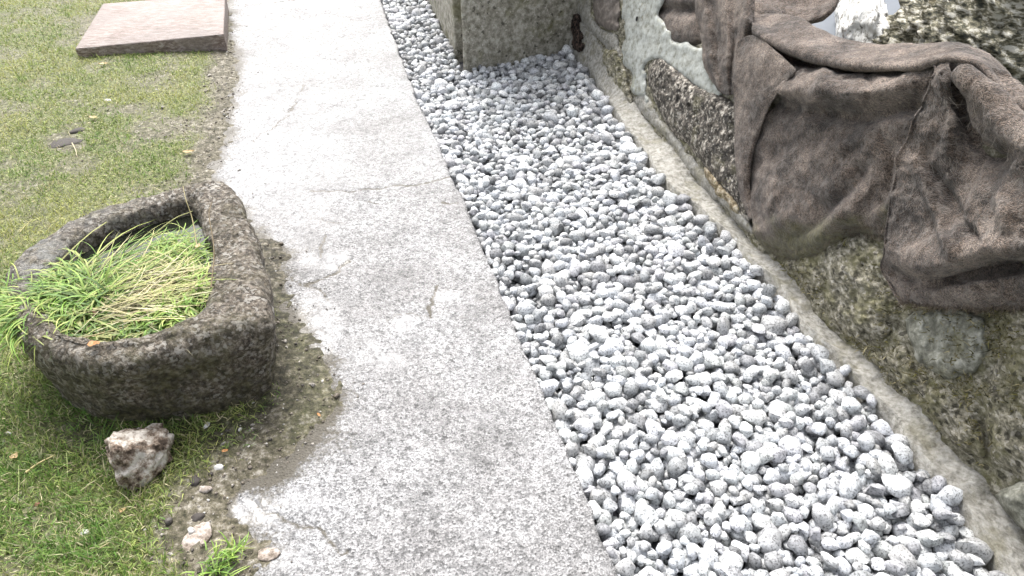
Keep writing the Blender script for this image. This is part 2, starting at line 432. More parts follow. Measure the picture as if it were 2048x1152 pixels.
# ------------------------------------------------------------------ concrete path
nv, nu = 1020, 215
EO = e0[:2]
sv = np.linspace(0, 1, nv); S = -2.0 + 6.8 * sv                # metres along the edge, 0 at the top of the picture
U = np.concatenate([[0.0, .004], np.linspace(.01, 1.35, nu - 2)])
SS, UU = np.meshgrid(S, U, indexing='ij')
edge_px = G(*np.array(EDGE_PX, float).T)[:, :2]
es = (edge_px - EO) @ EDIR; eu = (edge_px - EO) @ ENOR
wob = np.interp(S, es, eu)
chip = .010 * fbm(np.stack([S * 1.0, S * 0, S * 0], -1), 14, 4, 2)
UU2 = UU + (wob + chip)[:, None] * np.clip(1 - UU / .5, 0, 1)
XY = EO + SS[..., None] * EDIR + UU2[..., None] * ENOR
X, Y = XY[..., 0], XY[..., 1]; P = np.stack([X, Y, np.zeros_like(X)], -1)
px, py, _ = proj(P)
Z = .004 * fbm(P, 4, 4, 41) + .0022 * fbm(P, 40, 3, 42)
CRACKS = [([(604, 170), (597, 192), (575, 230), (548, 252), (522, 268), (505, 283)], .0035, .8),
          ([(700, 522), (672, 545), (640, 561), (615, 566)], .006, 1), ([(560, 545), (600, 566), (640, 577), (660, 600)], .004, .6),
          ([(655, 470), (645, 488), (641, 512)], .005, .8), ([(873, 572), (862, 598), (862, 632)], .005, .8), ([(880, 585), (905, 580), (915, 600)], .003, .4),
          ([(908, 352), (860, 364), (790, 372), (700, 382), (620, 380)], .004, .7), ([(490, 12), (530, 8), (575, 2), (620, -6)], .005, .9),
          ([(640, 430), (652, 442), (690, 445)], .004, .5), ([(915, 405), (900, 408), (885, 400)], .005, .8),
          ([(690, 395), (760, 405), (800, 400)], .003, .6), ([(640, 850), (660, 800), (650, 740), (625, 700)], .004, .6), ([(770, 640), (810, 625), (862, 632)], .004, .55), ([(500, 1000), (560, 1040), (640, 1060), (690, 1110)], .004, .6), ([(742, 720), (748, 770), (745, 830)], .003, .3), ([(560, 215), (580, 220), (597, 222)], .003, .4)]
dirt = np.zeros_like(X)
for pts, wd, st in CRACKS:
    pl = G(*np.array(pts, float).T)[:, :2]
    d, _, _ = poly_dist(X + .016 * fbm(P, 22, 3, 5, .65), Y + .016 * fbm(P, 22, 3, 6, .65), pl)
    wd = wd * np.clip(1.35 + .9 * fbm(P, 9, 2, 91), .5, 2.4); q = np.exp(-(d / wd) ** 2); Z -= .006 * st * q; dirt = np.maximum(dirt, st * q)
wet = .28 * sstep(400, 350, py + 12 * fbm(P, 20, 3, 88))
PUD = [(520, 1025, 62, 34, .9), (600, 1005, 55, 26, .5), (560, 1110, 60, 26, .55), (640, 525, 60, 24, .8), (720, 700, 50, 40, .35), (890, 590, 30, 16, .7),
       (800, 645, 38, 26, .6), (640, 660, 50, 70, .6), (560, 300, 150, 230, .45), (560, 130, 110, 100, .35), (780, 730, 40, 22, .6), (620, 760, 30, 60, .5)]
for (bx, by, rx, ry, s) in PUD:
    q = ((px - bx) / rx) ** 2 + ((py - by) / ry) ** 2 + .9 * fbm(P, 12, 4, 77)
    wet = np.maximum(wet, s * (1 - sstep(.5, 1.15, q)))
wet *= .8 + .4 * vnoise(P, 60, 4)
wet = np.clip(wet, 0, 1)
sdl = lawn_sd(X, Y)
dirt = np.maximum(dirt, .95 * np.exp(-np.clip(-sdl, 0, 9) / .014) * sstep(-.6, .1, fbm(P, 18, 4, 12)))
dirt = np.maximum(dirt, .86 * np.exp(-np.clip(-sdl, 0, 9) / .075) * (.8 + .7 * fbm(P, 12, 4, 13)))
dirt = np.maximum(dirt, .50 * np.exp(-np.clip(-sdl, 0, 9) / .20) * sstep(-.25, .4, fbm(P, 7, 5, 19)))
dirt = np.maximum(dirt, .5 * np.exp(-((px - 545) / 40) ** 2 - ((py - 505) / 30) ** 2))
dirt = np.maximum(dirt, .34 * sstep(.30, .6, fbm(P, 26, 3, 51)) * (py > 420) * sstep(.0, .5, fbm(P, 3, 2, 15)))
Z[:, 0] -= .005; Z[:, 1] -= .001
V = np.stack([X, Y, Z], -1)
side = V[:, :1].copy(); side[..., 2] = -.13; side[..., :2] += -.004 * ENOR
V = np.concatenate([side, V], 1); ex = lambda a: np.concatenate([a[:, :1], a], 1)
conc = tag(obj('concrete_path', mesh_np('concrete_path', V.reshape(-1, 3), grid_faces(nv, nu + 1)[:, ::-1], True,
        {'wet': ex(wet).ravel(), 'dirt': np.clip(ex(dirt), 0, 1).ravel()}), M['concrete']), kind='structure')

# ------------------------------------------------------------------ gravel bed
far = EO - EDIR * 2.6
PIL = G(np.array([926, 1138]), np.array([131, 90]))[:, :2]           # foot of the pillar's front
LOWW = G(np.array([911, 860]), np.array([98, 0]))[:, :2]             # foot of the low wall beyond it
lowdir = (LOWW[1] - LOWW[0]) / np.linalg.norm(LOWW[1] - LOWW[0])
edge_line = [EO + EDIR * s + ENOR * np.interp(s, es, eu) for s in np.linspace(-2.2, 5.0, 30)]
GRAVEL = np.array(edge_line + [FOOT[i] for i in range(len(FOOT) - 1, -1, -1)] + [PIL[1], PIL[0], LOWW[0], LOWW[0] + lowdir * 3.2])
gx0, gy0 = GRAVEL.min(0); gx1, gy1 = GRAVEL.max(0)
bed = tag(obj('gravel_bed', mesh_np('gravel_bed', [(gx0 - .3, gy0 - .3, -.085), (gx1 + .3, gy0 - .3, -.085), (gx1 + .3, gy1, -.085), (gx0 - .3, gy1, -.085)],
        np.array([[0, 1, 2, 3]]), False), M['bed']), kind='structure')

import bmesh
def hull_stone(seed, npts=30):
    r = np.random.default_rng(seed)
    p = r.normal(size=(npts, 3)); p /= np.linalg.norm(p, axis=1, keepdims=True)
    p *= r.uniform(.90, 1.04, (npts, 1))
    for k in range(r.integers(2, 6)):                              # broken faces
        d = r.normal(size=3); d /= np.linalg.norm(d); c = r.uniform(.56, .84)
        q = p @ d; p = np.where((q > c)[:, None], p - np.outer(q - c, d), p)
    p *= np.array([1.0, r.uniform(.68, .92), r.uniform(.52, .78)])
    bm = bmesh.new()
    for v in p: bm.verts.new(v)
    g = bmesh.ops.convex_hull(bm, input=bm.verts)
    bmesh.ops.delete(bm, geom=list({e for e in g['geom_interior'] + g['geom_unused'] if isinstance(e, bmesh.types.BMVert)}), context='VERTS')
    bmesh.ops.remove_doubles(bm, verts=bm.verts, dist=.05)
    bmesh.ops.triangulate(bm, faces=bm.faces)
    bmesh.ops.recalc_face_normals(bm, faces=bm.faces)
    bm.verts.index_update()
    Vv = np.array([v.co[:] for v in bm.verts]); Ff = np.array([[v.index for v in f.verts] for f in bm.faces]); bm.free()
    return Vv, Ff
NVAR = 36
VAR = [hull_stone(100 + i, 34 + i % 9) for i in range(NVAR)]
TINT = []
for i in range(NVAR):
    g = RNG.choice([.28, .40, .49, .57, .63, .68], p=[.06, .12, .2, .26, .22, .14]) * RNG.uniform(.92, 1.08)
    b = RNG.uniform(.99, 1.06)
    TINT.append(np.array([g * RNG.uniform(.96, 1.0), g, min(1, g * b)]))
VARM = [mesh_np('stone', v, f, True, {'tint': np.tile(TINT[i], (len(v), 1))}) for i, (v, f) in enumerate(VAR)]
for m in VARM: m.materials.append(M['gravel']); m.set_sharp_from_angle(angle=math.radians(58))

def deposit():
    rr = random.Random(5); cell = .07; H = {}; out = []
    gp = [tuple(p) for p in GRAVEL]; n = len(gp)
    # quick inside test through a raster
    nxr = int((gx1 - gx0) / .01) + 1; nyr = int((gy1 - gy0) / .01) + 1
    RX, RY = np.meshgrid(gx0 + (np.arange(nxr) + .5) * .01, gy0 + (np.arange(nyr) + .5) * .01)
    ins = in_poly(RX, RY, GRAVEL); dist, _, _ = poly_dist(RX, RY, GRAVEL, True); dist = np.where(ins, dist, -dist)
    dfoot, _, _ = poly_dist(RX, RY, FOOT); und = fbm(np.stack([RX, RY, RX * 0], -1), 3.5, 3, 61)
    cand = np.argwhere(dist > .012); idx = [tuple(c) for c in cand.tolist()]
    fails = 0; tries = 0
    while fails < 500 and len(out) < 11000 and tries < 45000:
        tries += 1
        r = min(.036, max(.008, rr.lognormvariate(math.log(.0154), .37)))
        best = None
        for k in range(7):
            j, i = rr.choice(idx)
            if dist[j, i] < r * .45: continue
            x = gx0 + (i + rr.random()) * .01; y = gy0 + (j + rr.random()) * .01
            z = -.085 + r * .6; ci, cj = int(x // cell), int(y // cell)
            for a in (-1, 0, 1):
                for b in (-1, 0, 1):
                    for (qx, qy, qz, qr) in H.get((ci + a, cj + b), ()):
                        s = (r + qr) * .80; dd = (x - qx) ** 2 + (y - qy) ** 2
                        if dd < s * s:
                            zz = qz + .72 * math.sqrt(s * s - dd)
                            if zz > z: z = zz
            lim = -.012 + .006 * und[j, i] + .034 * math.exp(-dfoot[j, i] / .09)
            if z + r * .6 - lim < 0 and (best is None or z < best[2]): best = (x, y, z, r)
        if best is None: fails += 1; continue
        fails = 0 if fails < 30 else fails - 1
        out.append(best); H.setdefault((int(best[0] // cell), int(best[1] // cell)), []).append(best)
    return out
STONES = deposit()
SA = np.array(STONES)
ppx, ppy, pfw = proj(SA[:, :3]); size = SA[:, 3] * FPX / pfw
# hidden ones lie well under their neighbours
order = np.argsort(-SA[:, 2]); top = np.zeros(len(SA))
H = {}
for i, s in enumerate(SA): H.setdefault((int(s[0] // .07), int(s[1] // .07)), []).append(i)
cover = np.zeros(len(SA))
for i, s in enumerate(SA):
    for a in (-1, 0, 1):
        for b in (-1, 0, 1):
            for j in H.get((int(s[0] // .07) + a, int(s[1] // .07) + b), ()):
                if SA[j, 2] > s[2] + .008:
                    d = math.hypot(SA[j, 0] - s[0], SA[j, 1] - s[1])
                    cover[i] += max(0, SA[j, 3] + .4 * s[3] - d) / (2 * s[3])
inframe = (ppx > 20) & (ppx < 2030) & (ppy > 10) & (ppy < 1140)
score = size * np.clip(1 - cover, 0.02, 1) * inframe
chosen = set(np.argsort(-score)[:300].tolist())
rots = [Euler((random.gauss(0, .38), random.gauss(0, .38), random.uniform(0, 6.283))).to_matrix() for _ in SA]
AV, AF, AT, off = [], [], [], 0
for i, (x, y, z, r) in enumerate(STONES):
    k = random.randrange(NVAR); R3 = np.array(rots[i]); ch = i in chosen
    if ch:
        o = bpy.data.objects.new('stone', VARM[k]); COL.objects.link(o); o.parent = bed
        o.matrix_local = Matrix.LocRotScale(Vector((x, y, z)), rots[i].to_quaternion(), Vector((r * 1.3,) * 3))
    else:
        v, f = VAR[k]; AV.append((v * r * 1.3) @ R3.T + (x, y, z)); AF.append(f + off); off += len(v)
        AT.append(np.tile(TINT[k] * random.uniform(.85, 1.12), (len(v), 1)))
rest = obj('gravel', mesh_np('gravel', np.vstack(AV), np.vstack(AF), True, {'tint': np.clip(np.vstack(AT), 0, .84)}), M['gravel'], bed)
rest.data.set_sharp_from_angle(angle=math.radians(58)); rest['kind'] = 'stuff'
print('stones', len(STONES), 'chosen', len(chosen))

# ------------------------------------------------------------------ stone wall on the right
wall = tag(empty('stone_wall', (1.0, 1.7, 0)), 'low mossy rubble stone wall with mortar foot beside the gravel', 'wall')
def wobj(name, me, mat):
    o = obj(name, me, mat); o.parent = wall; o.matrix_parent_inverse = Matrix.Translation((-1.0, -1.7, 0)); return o

CY = [-.4, 1.55, 1.75, 1.92, 2.17, 2.4, 2.78, 2.98, 3.25, 3.42, 3.50, 3.74, 5.2]
CZ = [.70, .70, .70, .66, .55, .47, .43, .385, .345, .35, .60, .75, .80]
ny_, nz_ = 460, 70
yy = np.linspace(-.4, 4.75, ny_); tt = np.linspace(0, 1, nz_)
cz = np.interp(yy, CY, CZ) + .012 * vnoise(np.stack([yy, yy * 0, yy * 0], -1), 6, 3)
Yg, Tg = np.meshgrid(yy, tt, indexing='ij')
Zf = -.12 + (cz[:, None] + .12) * Tg
Xf = WA - WB * Yg + WC * np.clip(Zf, 0, 9)
Pf = np.stack([Xf, Yg, Zf], -1)
out_n = np.array([-1, -WB, WC]); out_n /= np.linalg.norm(out_n)
dsp = (.018 * fbm(Pf, 5, 4, 71) + .016 * fbm(Pf, 26, 4, 72, .6)) - .008
Pf = Pf + dsp[..., None] * out_n
crest = Pf[:, -1:]
rows = [Pf]
for k, (dx, dz) in enumerate([(.025, .015), (.10, .022), (.22, .015), (.34, .0), (.37, -.12), (.37, -.5)]):
    q = crest.copy(); q[..., 0] += dx; q[..., 2] += dz
    q += .012 * fbm(q, 9, 3, 80 + k)[..., None]; rows.append(q)
Pw = np.concatenate(rows, 1)
wobj('rubble_core', mesh_np('rubble_core', Pw.reshape(-1, 3), grid_faces(ny_, Pw.shape[1])[:, ::-1]), M['rubble'])

def patch(name, poly, mat, bulge=.03, rim=30, base=-.03, rough=.012, fs=18, step=3.0, seed=0, jit=6, parent_fn=wobj, strata=0, mapper=WL):
    "a piece bounded by an outline on the wall face: proud in the middle, sunk at its rim"
    poly = np.array(poly, float)
    cp = catmull(np.vstack([poly, poly[:1]]), len(poly) * 10)[:-1]
    jn = np.stack([cp[:, 0], cp[:, 1], cp[:, 0] * 0], -1)
    cp = cp + jit * np.stack([fbm(jn, .04, 3, seed + 1), fbm(jn, .04, 3, seed + 2)], -1)
    x0, y0 = cp.min(0) - step; x1, y1 = cp.max(0) + step
    nxp = int((x1 - x0) / step) + 2; nyp = int((y1 - y0) / step) + 2
    Xp, Yp = np.meshgrid(x0 + np.arange(nxp) * step, y0 + np.arange(nyp) * step)
    Fq = grid_faces(nyp, nxp); xf, yf = Xp.ravel(), Yp.ravel()
    keep = in_poly(xf[Fq].mean(1), yf[Fq].mean(1), cp); Fq = Fq[keep]
    used, inv, cnt = np.unique(Fq.ravel(), return_inverse=True, return_counts=True)
    Fq = inv.reshape(-1, 4); xf, yf = xf[used], yf[used]
    d, qx, qy = poly_dist(xf, yf, cp, True); ins = in_poly(xf, yf, cp)
    sn = (cnt < 4)
    xf = np.where(sn, qx, xf); yf = np.where(sn, qy, yf); d = np.where(sn | ~ins, 0, d)
    B = mapper(xf, yf, 0.0)
    prof = np.sqrt(np.clip(1 - (1 - np.clip(d / rim, 0, 1)) ** 2, 0, 1))
    offs = base + (bulge - base) * prof + (rough * fbm(B, fs, 5, seed + 5) + .4 * rough * fbm(B, fs * 4, 3, seed + 6)) * np.clip(prof * 1.5, 0, 1)
    if strata: offs += strata * np.abs(fbm(B * np.array([1, 1, 3.0]), 16, 3, seed + 8)) * prof
    Vp = mapper(xf, yf, offs)
    return parent_fn(name, mesh_np(name, Vp, Fq[:, ::-1]), mat)

# mortar foot running along the gravel
UP_PX = [(1158, 40), (1195, 95), (1232, 140), (1268, 205), (1318, 268), (1362, 330), (1425, 395), (1490, 462), (1545, 515), (1590, 565), (1645, 632), (1712, 700),
         (1765, 752), (1830, 815), (1885, 880), (1945, 945), (2010, 1030), (2075, 1125), (2135, 1230), (2190, 1350)]
nf = 420
fp = catmull(np.array(FOOT_PX, float), nf); up_ = catmull(np.array(UP_PX, float), nf)
up_ = up_ + 16 * np.stack([fbm(np.column_stack([up_ * .012, np.zeros(nf)]), 1, 4, 3), fbm(np.column_stack([up_ * .012, np.zeros(nf)]), 1, 4, 9)], -1)
fp = fp + 5 * np.stack([fbm(np.column_stack([fp * .02, np.zeros(nf)]), 1, 3, 13), np.zeros(nf)], -1)
km = .30 * np.exp(-((np.linspace(0, 19, nf) - 8.5) / 3.2) ** 2)[:, None]; up_ = up_ * (1 - km) + fp * km
Fg = G(fp[:, 0], fp[:, 1], .0); Fu = WL(up_[:, 0], up_[:, 1], -.004)
Fg[:, 0] += .008 * fbm(Fg, 12, 3, 3); Fu = Fu + (.014 * fbm(Fu, 14, 4, 4))[:, None] * np.array([.4, 0, 1])
Ls = []
base_ = Fg.copy(); base_[:, 2] = -.10
Ls.append(base_)
for t in np.linspace(0, 1, 14):
    L = Fg * (1 - t) + Fu * t; L[:, 2] += -.004 * math.sin(math.pi * t) + .002
    L = L + (.012 * fbm(L, 11, 5, 5, .6) + .005 * fbm(L, 55, 3, 6)) [:, None] * np.array([-.4, 0, .9]) * (1 if 0 < t else .5); Ls.append(L)
back = Fu.copy(); back[:, 0] += .05; Ls.append(back)
wobj('mortar_foot', mesh_np('mortar_foot', np.stack(Ls, 1).reshape(-1, 3), grid_faces(nf, len(Ls))[:, ::-1]), M['mortar'])

WSTONES = [('stone', [(1292, 134), (1316, 114), (1350, 130), (1388, 164), (1435, 184), (1475, 215), (1490, 330), (1505, 445), (1455, 405), (1395, 320), (1330, 245), (1300, 190)], 'granite', .045, 34),
           ('stone', [(1180, -40), (1236, -40), (1240, 30), (1236, 62), (1210, 58), (1190, 34)], 'purple', .03, 20),
           ('stone', [(1140, -30), (1176, -30), (1186, 34), (1205, 60), (1235, 72), (1240, 120), (1200, 80), (1162, 40)], 'mortar', .012, 16),
           ('stone', [(1212, 100), (1240, 108), (1262, 180), (1262, 215), (1230, 180), (1200, 130)], 'mossy', .025, 14),
           ('stone', [(1420, 350), (1450, 385), (1492, 430), (1520, 470), (1490, 458), (1440, 410)], 'mortar', .02, 14),
           ('stone', [(1555, 525), (1625, 505), (1700, 470), (1770, 500), (1800, 560), (1806, 622), (1765, 690), (1715, 690), (1650, 632), (1600, 575)], 'mossy', .028, 60),
           ('stone', [(1806, 640), (1840, 618), (1920, 610), (1972, 640), (1978, 700), (1950, 748), (1890, 758), (1835, 728)], 'bluestone', .024, 34),
           ('stone', [(1720, 700), (1768, 700), (1812, 690), (1840, 745), (1900, 775), (1955, 835), (1975, 915), (1930, 905), (1880, 868), (1820, 800), (1768, 745)], 'mossy', .026, 45),
           ('stone', [(1985, 610), (2080, 600), (2240, 640), (2240, 960), (2100, 965), (2040, 955), (1985, 925), (1968, 850), (1960, 775), (1990, 720)], 'mossy', .030, 60),
           ('stone', [(1990, 990), (2050, 962), (2250, 990), (2260, 1190), (2120, 1120), (2040, 1060)], 'bluestone', .04, 34)]
for i, (nm, poly, mt, bu, rm) in enumerate(WSTONES):
    patch(nm, poly, M[mt], bu, rm, seed=200 + 11 * i, rough=.026 if mt != 'mortar' else .010, strata=.022 if mt == 'mossy' else 0)
M['ochre'] = mat_rock('ochre_stone', ((.38, (.08, .06, .035)), (.48, (.25, .20, .12)), (.60, (.50, .44, .34))), 40, .8, ((.13, .14, .05), .55, .6), .8, None, .012)
M['rusty'] = mat_rock('crumbled_brick', ((.44, (.008, .006, .005)), (.50, (.035, .022, .016)), (.57, (.16, .11, .085))), 60, 1.0, None, .85, None, .02)
patch('stone', [(1404, 330), (1442, 362), (1482, 412), (1476, 432), (1432, 392), (1408, 356)], M['ochre'], .040, 12, seed=411, rough=.014)
patch('brick_rubble', [(1136, 30), (1166, 36), (1172, 84), (1160, 104), (1142, 84)], M['rusty'], .045, 12, seed=421, rough=.045, fs=45, jit=16)
# pale render smeared over the far end, with a black disc for the shaded opening
patch('render', [(1242, -60), (1326, -60), (1322, 30), (1344, 62), (1362, 84), (1400, 92), (1440, 100), (1440, 200), (1400, 185), (1360, 150), (1325, 125), (1302, 125),
                 (1292, 150), (1294, 212), (1266, 172), (1246, 92)], M['render'], .011, 9, seed=301, rough=.008, base=-.015, jit=11)
patch('render', [(1262, 195), (1296, 190), (1330, 246), (1392, 318), (1440, 388), (1425, 396), (1365, 332), (1318, 268), (1275, 222)], M['mortar'], .010, 30, seed=333, rough=.012, jit=8)
hp = WL(np.array([1275.0]), np.array([38.0]), np.array([.022]))[0]
Vh, Fh = tube([hp + out_n * .002, hp - out_n * .02], [.012, .010], 12)
Vh = np.vstack([Vh, Vh[-12:].mean(0, keepdims=True)]); capf = np.array([[12 + k, 12 + (k + 1) % 12, 24] for k in range(12)])
M['hole_shade'] = mat_plain('hole_shade_black', (.006, .006, .006), .9, .1)
Vd = np.vstack([[hp + out_n * .003], Vh[:12] + out_n * .002]); 
wobj('hole_shade_disc', mesh_np('hole_shade_disc', Vd, np.array([[0, 1 + k, 1 + (k + 1) % 12] for k in range(12)])), M['hole_shade'])  # flat disc: the shade inside the opening is put into its black colour

# moss growing on the lower wall: short tufts
def blades(P, nrm, length, width, col, bend=.5, seg=3, rng=RNG, lean=None):
    "tapering blades at points P: arrays of verts, tris, colours"
    k = len(P); rd = rng.normal(size=(k, 3)); side = np.cross(nrm, rd); side /= np.linalg.norm(side, axis=1, keepdims=True) + 1e-9
    ld = np.cross(side, nrm) if lean is None else lean
    vs = []
    for s in range(seg):
        t = s / seg
        c = P + nrm * (length * (t - .35 * bend * t * t))[:, None] + ld * (length * bend * t * t * 1.1)[:, None]
        wd = width * (1 - .75 * t)
        vs += [c - side * wd[:, None] * .5, c + side * wd[:, None] * .5]
    vs.append(P + nrm * (length * (1 - .35 * bend))[:, None] + ld * (length * bend * 1.1)[:, None])
    n = 2 * seg + 1; Vb = np.stack(vs, 1); b = (np.arange(k) * n)[:, None]
    fs = []
    for s in range(seg - 1):
        fs += [b + [2 * s, 2 * s + 1, 2 * s + 3], b + [2 * s, 2 * s + 3, 2 * s + 2]]
    fs.append(b + [2 * seg - 2, 2 * seg - 1, 2 * seg])
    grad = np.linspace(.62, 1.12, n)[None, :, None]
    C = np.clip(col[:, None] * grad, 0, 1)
    return Vb.reshape(-1, 3), np.stack(fs, 1).reshape(-1, 3), C.reshape(-1, 3)

k = 26000
mx = RNG.uniform(1200, 2048, k); my = RNG.uniform(60, 980, k)
mp = WL(mx, my, .0); reg = in_poly(mx, my, [(1545, 520), (1690, 460), (1770, 520), (1810, 615), (2048, 610), (2048, 950), (1950, 930), (1800, 790), (1640, 640)])
reg |= in_poly(mx, my, [(1400, 330), (1470, 360), (1500, 440), (1440, 400)]) | in_poly(mx, my, [(1200, 60), (1260, 120), (1270, 210), (1220, 150)])
kp = reg & (fbm(mp, 13, 4, 91) > -.02) & (mp[:, 2] > .01)
mx, my = mx[kp], my[kp]; mp = WL(mx, my, RNG.uniform(.0, .04, len(mx)))
mc = np.array([[.13, .115, .045], [.30, .265, .15], [.06, .055, .025], [.17, .16, .05]])[RNG.integers(0, 4, len(mx))] * RNG.uniform(.6, 1.5, (len(mx), 1))
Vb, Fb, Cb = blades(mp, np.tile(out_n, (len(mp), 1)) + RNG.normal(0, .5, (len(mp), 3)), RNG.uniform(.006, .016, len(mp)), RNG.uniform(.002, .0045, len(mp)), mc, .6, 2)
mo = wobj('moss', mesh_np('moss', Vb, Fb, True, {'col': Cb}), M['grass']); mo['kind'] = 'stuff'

# ------------------------------------------------------------------ pillar and the low wall beyond it
def rough_box(name, corners, z0, z1, mat, seed=0, amp=.006, bev=.012, n=26, parent=None):
    "upright block on four ground corners (counter-clockwise), rounded arrises, slightly uneven faces"
    C = np.array(corners, float); cen = C.mean(0); ring = []
    for i in range(4):
        a, b, p = C[i], C[(i + 1) % 4], C[i - 1]
        da = (p - a) / np.linalg.norm(p - a); db = (b - a) / np.linalg.norm(b - a)
        for t in np.linspace(0, 1, 5): 
            ring.append(a + da * bev * (1 - t) ** 2 + db * bev * t ** 2)
        m = max(4, int(np.linalg.norm(b - a) / .03))
        for t in np.linspace(0, 1, m + 1)[1:-1]: ring.append(a + (b - a) * t)
    ring = np.array(ring); k = len(ring); zs = np.concatenate([np.linspace(z0, z1 - bev, n), [z1 - bev * .3, z1]])
    L = []
    for i, z in enumerate(zs):
        s = 0 if z <= z1 - bev else (bev * .3 if i == n else bev)
        q = ring + (cen - ring) / np.linalg.norm(cen - ring, axis=1, keepdims=True) * s
        L.append(np.column_stack([q, np.full(k, z)]))
    V = np.array(L); nr = V - np.array([*cen, 0]); nr[..., 2] = 0; nr /= np.linalg.norm(nr, axis=-1, keepdims=True)
    V = V + (amp * fbm(V, 7, 4, seed) + amp * .4 * fbm(V, 45, 2, seed + 3))[..., None] * nr
    V = V.reshape(-1, 3); V = np.vstack([V, [[*cen, z1]]]); b = (len(zs) - 1) * k
    cap = np.array([[b + i, b + (i + 1) % k, len(V) - 1] for i in range(k)])
    return obj(name, mesh_np(name, V, [grid_faces(len(zs), k, True), cap]), mat, parent)
pf = PIL[1] - PIL[0]; pd = pf / np.linalg.norm(pf); pn = np.array([-pd[1], pd[0]])
o = rough_box('concrete_pillar', [PIL[0], PIL[1] + pd * .10, PIL[1] + pd * .10 + (0, .45), PIL[0] + (.03, .45)], -.10, 1.15, M['pillar'], 5, .008, .03)
tag(o, 'stained mossy concrete pillar standing at the end of the gravel', 'pillar')
ld = lowdir; lnr = np.array([ld[1], -ld[0]]); lnr = lnr if lnr[0] > 0 else -lnr
o = rough_box('concrete_wall', [LOWW[0] + ld * .02, LOWW[0] + ld * .02 + lnr * .25, LOWW[0] + ld * 3 + lnr * .25, LOWW[0] + ld * 3], -.10, .9, M['pillar'], 9)
tag(o, 'grey concrete wall along the path just beyond the mossy pillar', 'wall')

# ------------------------------------------------------------------ basin behind the wall: liner and rock
q = G(np.array([1480, 1800, 1800, 1480]), np.array([120, 120, -60, -60]), .36)
lv, lu = 30, 30
a, b = np.meshgrid(np.linspace(0, 1, lu), np.linspace(0, 1, lv))
Ln = (q[0] * (1 - a)[..., None] * (1 - b)[..., None] + q[1] * (a * (1 - b))[..., None] + q[2] * (a * b)[..., None] + q[3] * ((1 - a) * b)[..., None])
Ln[..., 2] += .012 * fbm(Ln, 5, 3, 14)
tag(obj('pond_liner', mesh_np('pond_liner', Ln.reshape(-1, 3), grid_faces(lv, lu)), M['liner']), 'smooth grey-blue liner sheet in the basin behind the brown cloth', 'liner')

def rock(name, cen, rad, mat, seed, amp=.25, fs=2.2, sub=5, flat=None, sharp=None, rot=(0, 0, 0), floor=None, parent=None, cuts=6, strata=0, taper=0):
    bm = bmesh.new(); bmesh.ops.create_icosphere(bm, subdivisions=sub, radius=1.0)
    V = np.array([v.co[:] for v in bm.verts]); F = np.array([[v.index for v in f.verts] for f in bm.faces]); bm.free()
    r = np.random.default_rng(seed); N0 = V.copy()
    for k in range(cuts):
        d = r.normal(size=3); d /= np.linalg.norm(d); c = r.uniform(.62, .85); qd = V @ d
        V = np.where((qd > c)[:, None], V - np.outer((qd - c) * .85, d), V)
    V = V * (1 + amp * fbm(N0, fs, 5, seed, .55))[:, None]
    if strata: V = V * (1 + strata * (np.abs(fbm(V @ np.array(Euler((.35, .5, 0)).to_matrix()) * [1, 1, 4], 5, 4, seed + 9)) * 2 - .6))[:, None]
    if taper: V[:, 0] *= 1 + taper * V[:, 1]
    V = (V * np.array(rad)) @ np.array(Euler(rot).to_matrix()).T
    if floor is not None: V[:, 2] = np.maximum(V[:, 2] + 0, floor)
    return obj(name, mesh_np(name, V, F), mat, parent, cen)
LOCR = np.array([2.05, 2.86, .36])
big = tag(empty('rock', LOCR), 'large layered mossy rock with a whitewashed edge behind the brown cloth', 'rock')
rr_ = rock('boulder', (0, 0, 0), (.76, .68, .62), M['bigrock'], 31, .20, 2.6, 7, parent=big, strata=.07)
wp = G(1722, 30, .48)
ow = rock('whitewashed_edge', tuple(wp - LOCR), (.075, .34, .15), M['white'], 44, .35, 2.4, 5, rot=(0, 0, -.16), parent=big, cuts=5)
ow['label'] = 'flaking white painted edge'

